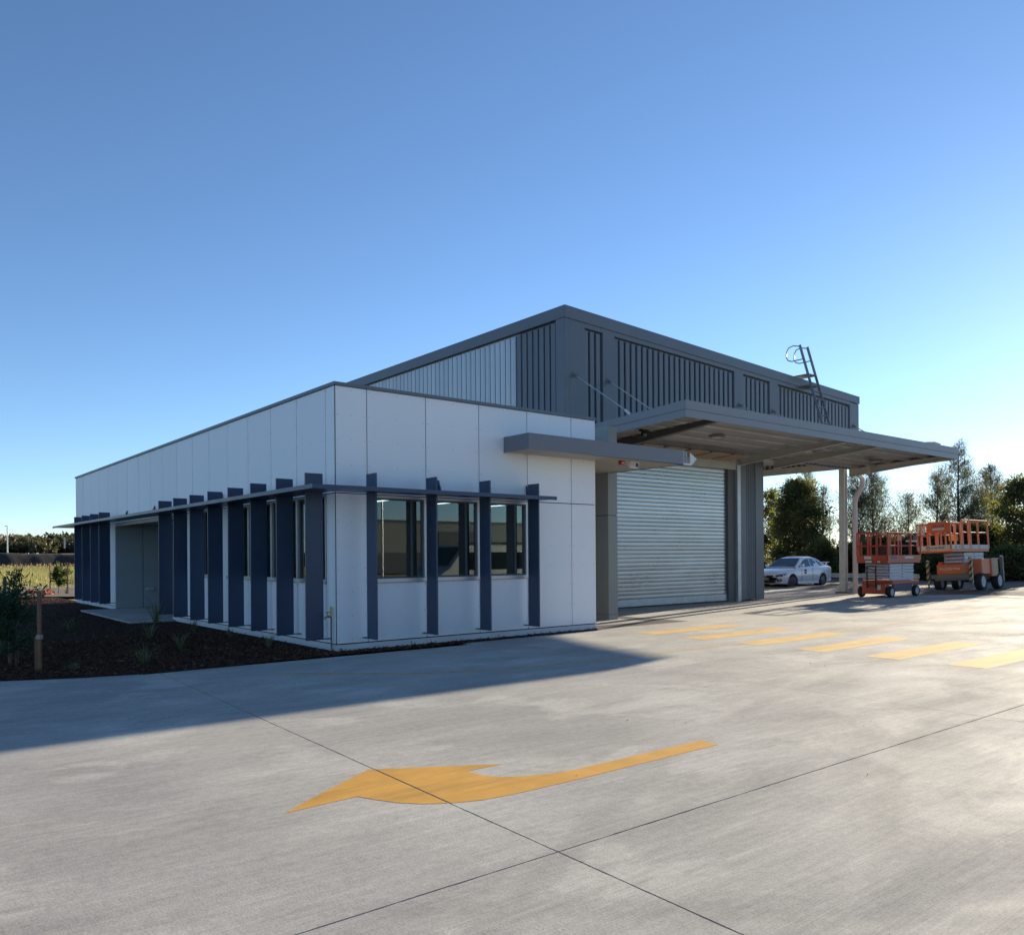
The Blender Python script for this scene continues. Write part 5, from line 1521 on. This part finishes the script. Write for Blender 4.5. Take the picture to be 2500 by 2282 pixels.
def orange_lift():
    t = thing('scissor_lift', 'orange rough terrain scissor lift standing on the dirt behind the concrete', 'scissor lift', (27.0, 1.5, .07))
    t.rotation_euler = (R(-3.2), 0, 0)
    for x, s in ((.90, 1), (.90, -1), (2.5, 1), (2.5, -1)): lift_wheel(t, x, s * .76, .33, .24, s)
    b = MB(); b.box(.10, -.60, .42, 3.0, .60, .58); b.build('chassis', M['liftgrey'], t)
    b = MB(); b.box(.02, -.74, .50, .12, .74, .66); b.build('front_beam', M['liftgrey'], t)
    b = MB(); b.hexa([(.10, -.42, .66), (.75, -.42, .66), (.75, .52, .66), (.10, .52, .66), (.10, -.42, 1.06), (.75, -.42, 1.12), (.75, .52, 1.12), (.10, .52, 1.06)]); b.build('end_cover', M['orange'], t, bevel=.02)
    MB().box(.3, .40, 1.06, .72, .53, 1.16).build('cover_ridge', M['orange'], t)
    b = MB(); b.box(.95, -.82, .62, 1.75, -.44, 1.22); b.build('side_box', M['orange_f'], t, bevel=.02)
    b = MB(); b.box(1.78, -.86, .52, 2.42, -.46, 1.20); b.build('engine_box', M['orange_f'], t, bevel=.015)
    b = MB(); b.box(1.76, -.88, 1.20, 2.45, -.44, 1.23); b.build('box_lid', M['decal'], t)
    b = MB(); b.box(.95, .44, .62, 2.4, .80, 1.15); b.build('side_box', M['orange_f'], t, bevel=.02)
    for z in (.56, .86): MB().box(1.84, -.868, z, 2.36, -.861, z + .26).build('louvre_panel', M['tan'], t)
    for x, s, zt in ((-.02, 1, 1.20), (-.02, -1, 1.28), (2.95, -1, 1.30), (2.95, 1, 1.2)):
        y = s * .80
        og = MB(); og.box(x - .055, y - .055, .30, x + .055, y + .055, zt); q = og.build('outrigger', M['stripe'] if x < 1 else M['liftgrey'], t)
        f = MB(); f.smooth = True; f.tube([(x, y, .08), (x, y, .30)], .035, 8); f.lathe([(.0, .06), (.11, .06), (.11, .09), (.0, .10)], 14, (x, y, 0), 'z'); f.build('foot', M['liftgrey'], q)
        cpn = MB(); cpn.smooth = True; cpn.lathe([(.06, 0), (.055, .03), (.0, .045)], 10, (x, y, zt), 'z'); cpn.build('cap', M['decal'], q)
    scissor(t, .50, 2.3, -.36, .36, 1.08, 1.50, 3, M['sciss'])
    X0, X1, py = -1.0, 2.45, .62
    YO = .08
    b = MB(); b.box(X0 + .05, -py + YO, 1.52, X1, py + YO, 1.62); b.build('platform_deck', M['orange_f'], t)
    # toe boards: near end cream with lettering, side split in sections
    e0, e1 = -py + YO, py + YO
    MB().box(X0 - .02, e0 + .02, 1.60, X0 + .02, e1 - .26, 1.79).build('toe_board', M['cream'], t)
    MB().box(X0 - .02, e1 - .22, 1.60, X0 + .02, e1, 1.79).build('toe_board', M['cream'], t)
    for (xa, xb, m) in ((X0 + .03, -.25, 'cream'), (-.23, .62, 'steel_l'), (.66, 1.5, 'steel_l'), (1.55, X1, 'steel_l')):
        MB().box(xa, e0 - .02, 1.62, xb, e0 + .02, 1.79).build('toe_board', M[m], t)
    MB().box(X0, e1 - .02, 1.62, X1, e1 + .02, 1.79).build('toe_board', M['decal'], t)
    for xa in (-.72, -.42): MB().box(xa, e0 - .024, 1.685, xa + .16, e0 - .0205, 1.715).build('slot', M['black'], t)
    text_mesh('snorkel', .17, M['ink'], t, (X0 - .024, YO - .13, 1.695), (R(90), 0, R(-90)), ext=.002)
    b = MB(); b.lathe([(.0, X0 - .0215), (.07, X0 - .0222)], 14, (0, YO + .22, 1.695), 'x'); b.build('logo_disc', M['ink'], t)
    b = MB(); b.lathe([(.0, X0 - .0235), (.042, X0 - .0232)], 14, (0, YO + .22, 1.695), 'x'); b.build('logo_ring', M['cream'], t)
    # guard rails: lower near section and taller main section
    zA, zB = 2.62, 2.74
    for (x, z) in ((X0, zA), (-.62, zA), (-.1, zA), (.05, zB), (.62, zB), (.78, zB), (1.5, zB), (X1, zB)):
        for y in (e0, e1): MB().box(x - .028, y - .028, 1.62, x + .028, y + .028, z).build('post', M['orange_f'], t)
    for y in (e0 + .35, e0 + .8): MB().box(X0 - .028, y - .028, 1.79, X0 + .028, y + .028, zA).build('post', M['orange_f'], t)
    for (xa, xb, z) in ((X0, -.1, zA), (X0, -.1, 2.2), (.05, .66, zB), (.74, X1, zB), (.05, X1, 2.26)):
        for y in (e0, e1):
            b = MB(); b.smooth = True; b.tube([(xa, y, z), (xb, y, z)], .028, 8); b.build('rail', M['orange_f'], t)
    for z in (zA, 2.2):
        b = MB(); b.smooth = True; b.tube([(X0, e0, z), (X0, e1, z)], .028, 8); b.build('rail', M['orange_f'], t)
    b = MB(); b.smooth = True; b.tube([(X1, e0, zB), (X1, e1, zB)], .028, 8); b.build('rail', M['orange_f'], t)
    # hire company board on the near end
    sg = MB(); sg.prism([(e0 + .02, 2.26), (e0 + .70, 2.26), (e0 + .80, 2.36), (e0 + .80, 2.58), (e0 + .70, 2.68), (e0 + .10, 2.68), (e0 + .02, 2.62)], X0 - .06, X0 - .035, 'x')
    sg.build('sign_board', M['orange'], t)
    text_mesh('liRezell', .15, M['blue'], t, (X0 - .063, e0 + .40, 2.53), (R(90), 0, R(-90)), ext=.002)
    MB().box(X0 - .066, e0 + .18, 2.37, X0 - .0605, e0 + .62, 2.44).build('decal', M['decal'], t)
    MB().box(X0 - .06, e1 - .30, 2.22, X0 - .03, e1 - .05, 2.32).build('control_plate', M['cream'], t)
    MB().box(X0 - .06, e1 - .10, 2.32, X0 - .03, e1 - .02, 2.60).build('control_plate', M['cream'], t)
    MB().box(X0 - .06, e1 - .34, 2.32, X0 - .03, e1 - .29, 2.60).build('control_plate', M['cream'], t)
    MB().box(-.45, e0 + .1, 1.95, -.1, e0 + .3, 2.15).build('tool_box', M['yellow_b'], t)
    text_mesh('PH33201944', .145, M['whiteink'], t, (.097, .03, .87), (R(90), 0, R(-90)), ext=.002)
    text_mesh('HIRE', .001, M['whiteink'], t, (.3, 0, .8), (0, 0, 0)) if False else None
orange_lift()

# ------------------------------------------------------------------ across the yard, seen in the window reflections
wh = thing('warehouse', 'long beige warehouse across the yard, mirrored in the office windows', 'building', (0, -52, 0))
for k in range(16):
    MB().box(-26 + 6 * k + .02, -.18, 0, -20 + 6 * k - .02, .02, 1.9).build('added_dark_panel', M['wh_dark'], wh)  # dark band added to darken the lower half of the window reflections
    MB().box(-26 + 6 * k + .02, -.2, 1.9, -20 + 6 * k - .02, 0, 4.6).build('tilt_panel', M['wh_wall'], wh)
MB().box(-26, -14, 0, 70, -.22, 4.9).build('core', M['wh_dark'], wh)
for k in range(5):
    MB().box(-14 + 17 * k, .005, 0, -9.5 + 17 * k, .05, 3.9).build('roller_door', M['wh_dark'], wh)
lamp_post((24, -40, 0), 9.5, 2.4, 'street lamp mirrored in the left front window', (-1, 0, 0), .08)
van = thing('parked_van', 'white van with a roof rack mirrored in the front windows', 'van', (13.0, -13.6, 0), rz=R(175))
b = MB(); b.prism([(2.5, .35), (2.5, .95), (2.1, 1.15), (1.35, 1.98), (-2.6, 1.98), (-2.65, .35)], -.92, .92, 'y')
b.build('body', M['steel_l'], van, bevel=.05)
for s in (-1, 1):
    MB().box(-2.4, s * .925, 1.05, 1.3, s * .93, 1.72).build('side_window', M['carglass'], van)
    for x in (1.6, -1.7): lift_wheel(van, x, s * .80, .33, .22, s)
MB().hexa([(2.08, -.75, 1.22), (2.08, .75, 1.22), (1.45, .75, 1.90), (1.45, -.75, 1.90), (2.10, -.75, 1.24), (2.10, .75, 1.24), (1.47, .75, 1.92), (1.47, -.75, 1.92)]).build('windscreen', M['carglass'], van)
b = MB()
for x in (-2.2, -1, .2): b.box(x, -.8, 2.05, x + .05, .8, 2.1)
b.box(-2.3, -.8, 2.1, .9, -.76, 2.14); b.box(-2.3, .76, 2.1, .9, .8, 2.14); b.build('roof_rack', M['black'], van)

# trees off to the left that the side windows mirror
proto = [o for o in bpy.data.objects if o.get('category') == 'tree' and o.name.startswith('casuarina')]
for i, (x, y, rz) in enumerate(((-48, 88, .4), (-60, 112, 1.9), (-44, 126, 3.1), (-72, 140, 4.0), (-58, 165, 5.2))):
    c = copy_tree(proto[3 + i]); c.location = (x, y, -.05); c.rotation_euler = (0, 0, rz)
    c['label'] = ['first', 'second', 'third', 'fourth', 'fifth'][i] + ' dark tree mirrored in the side windows, counted from the corner'
    c['group'] = 'trees mirrored in the side windows'

# dry leaves and grit scattered on the concrete
nL = 170
P = np.column_stack([rng.uniform(-8, 16, nL), rng.uniform(-12, -0.6, nL), np.full(nL, .003)])
V, F = leaves(P, np.column_stack([rng.normal(size=(nL, 2)), rng.normal(size=nL) * .12 + .1]), rng.uniform(.008, .030, nL), rng.uniform(.004, .010, nL))
tag(np_mesh('leaf_litter', V, F, M['bark']), kind='stuff')

# more trees further along the verge, past the right edge of the photo
proto = [o for o in bpy.data.objects if o.get('category') == 'tree' and o.name.startswith('acacia')]
for i, (a_, d_, rz) in enumerate(((15.6, 112, .6), (13.6, 128, 2.2), (11.0, 135, 3.6), (7.5, 125, 5.0), (3.0, 130, 1.2))):
    c = copy_tree(proto[i % 2]); c.location = pol(a_, d_); c.rotation_euler = (0, 0, rz)
    c['label'] = ['first', 'second', 'third', 'fourth', 'fifth'][i] + ' far acacia along the verge, counted rightwards past the photo edge'
    c['group'] = 'far acacias along the verge'
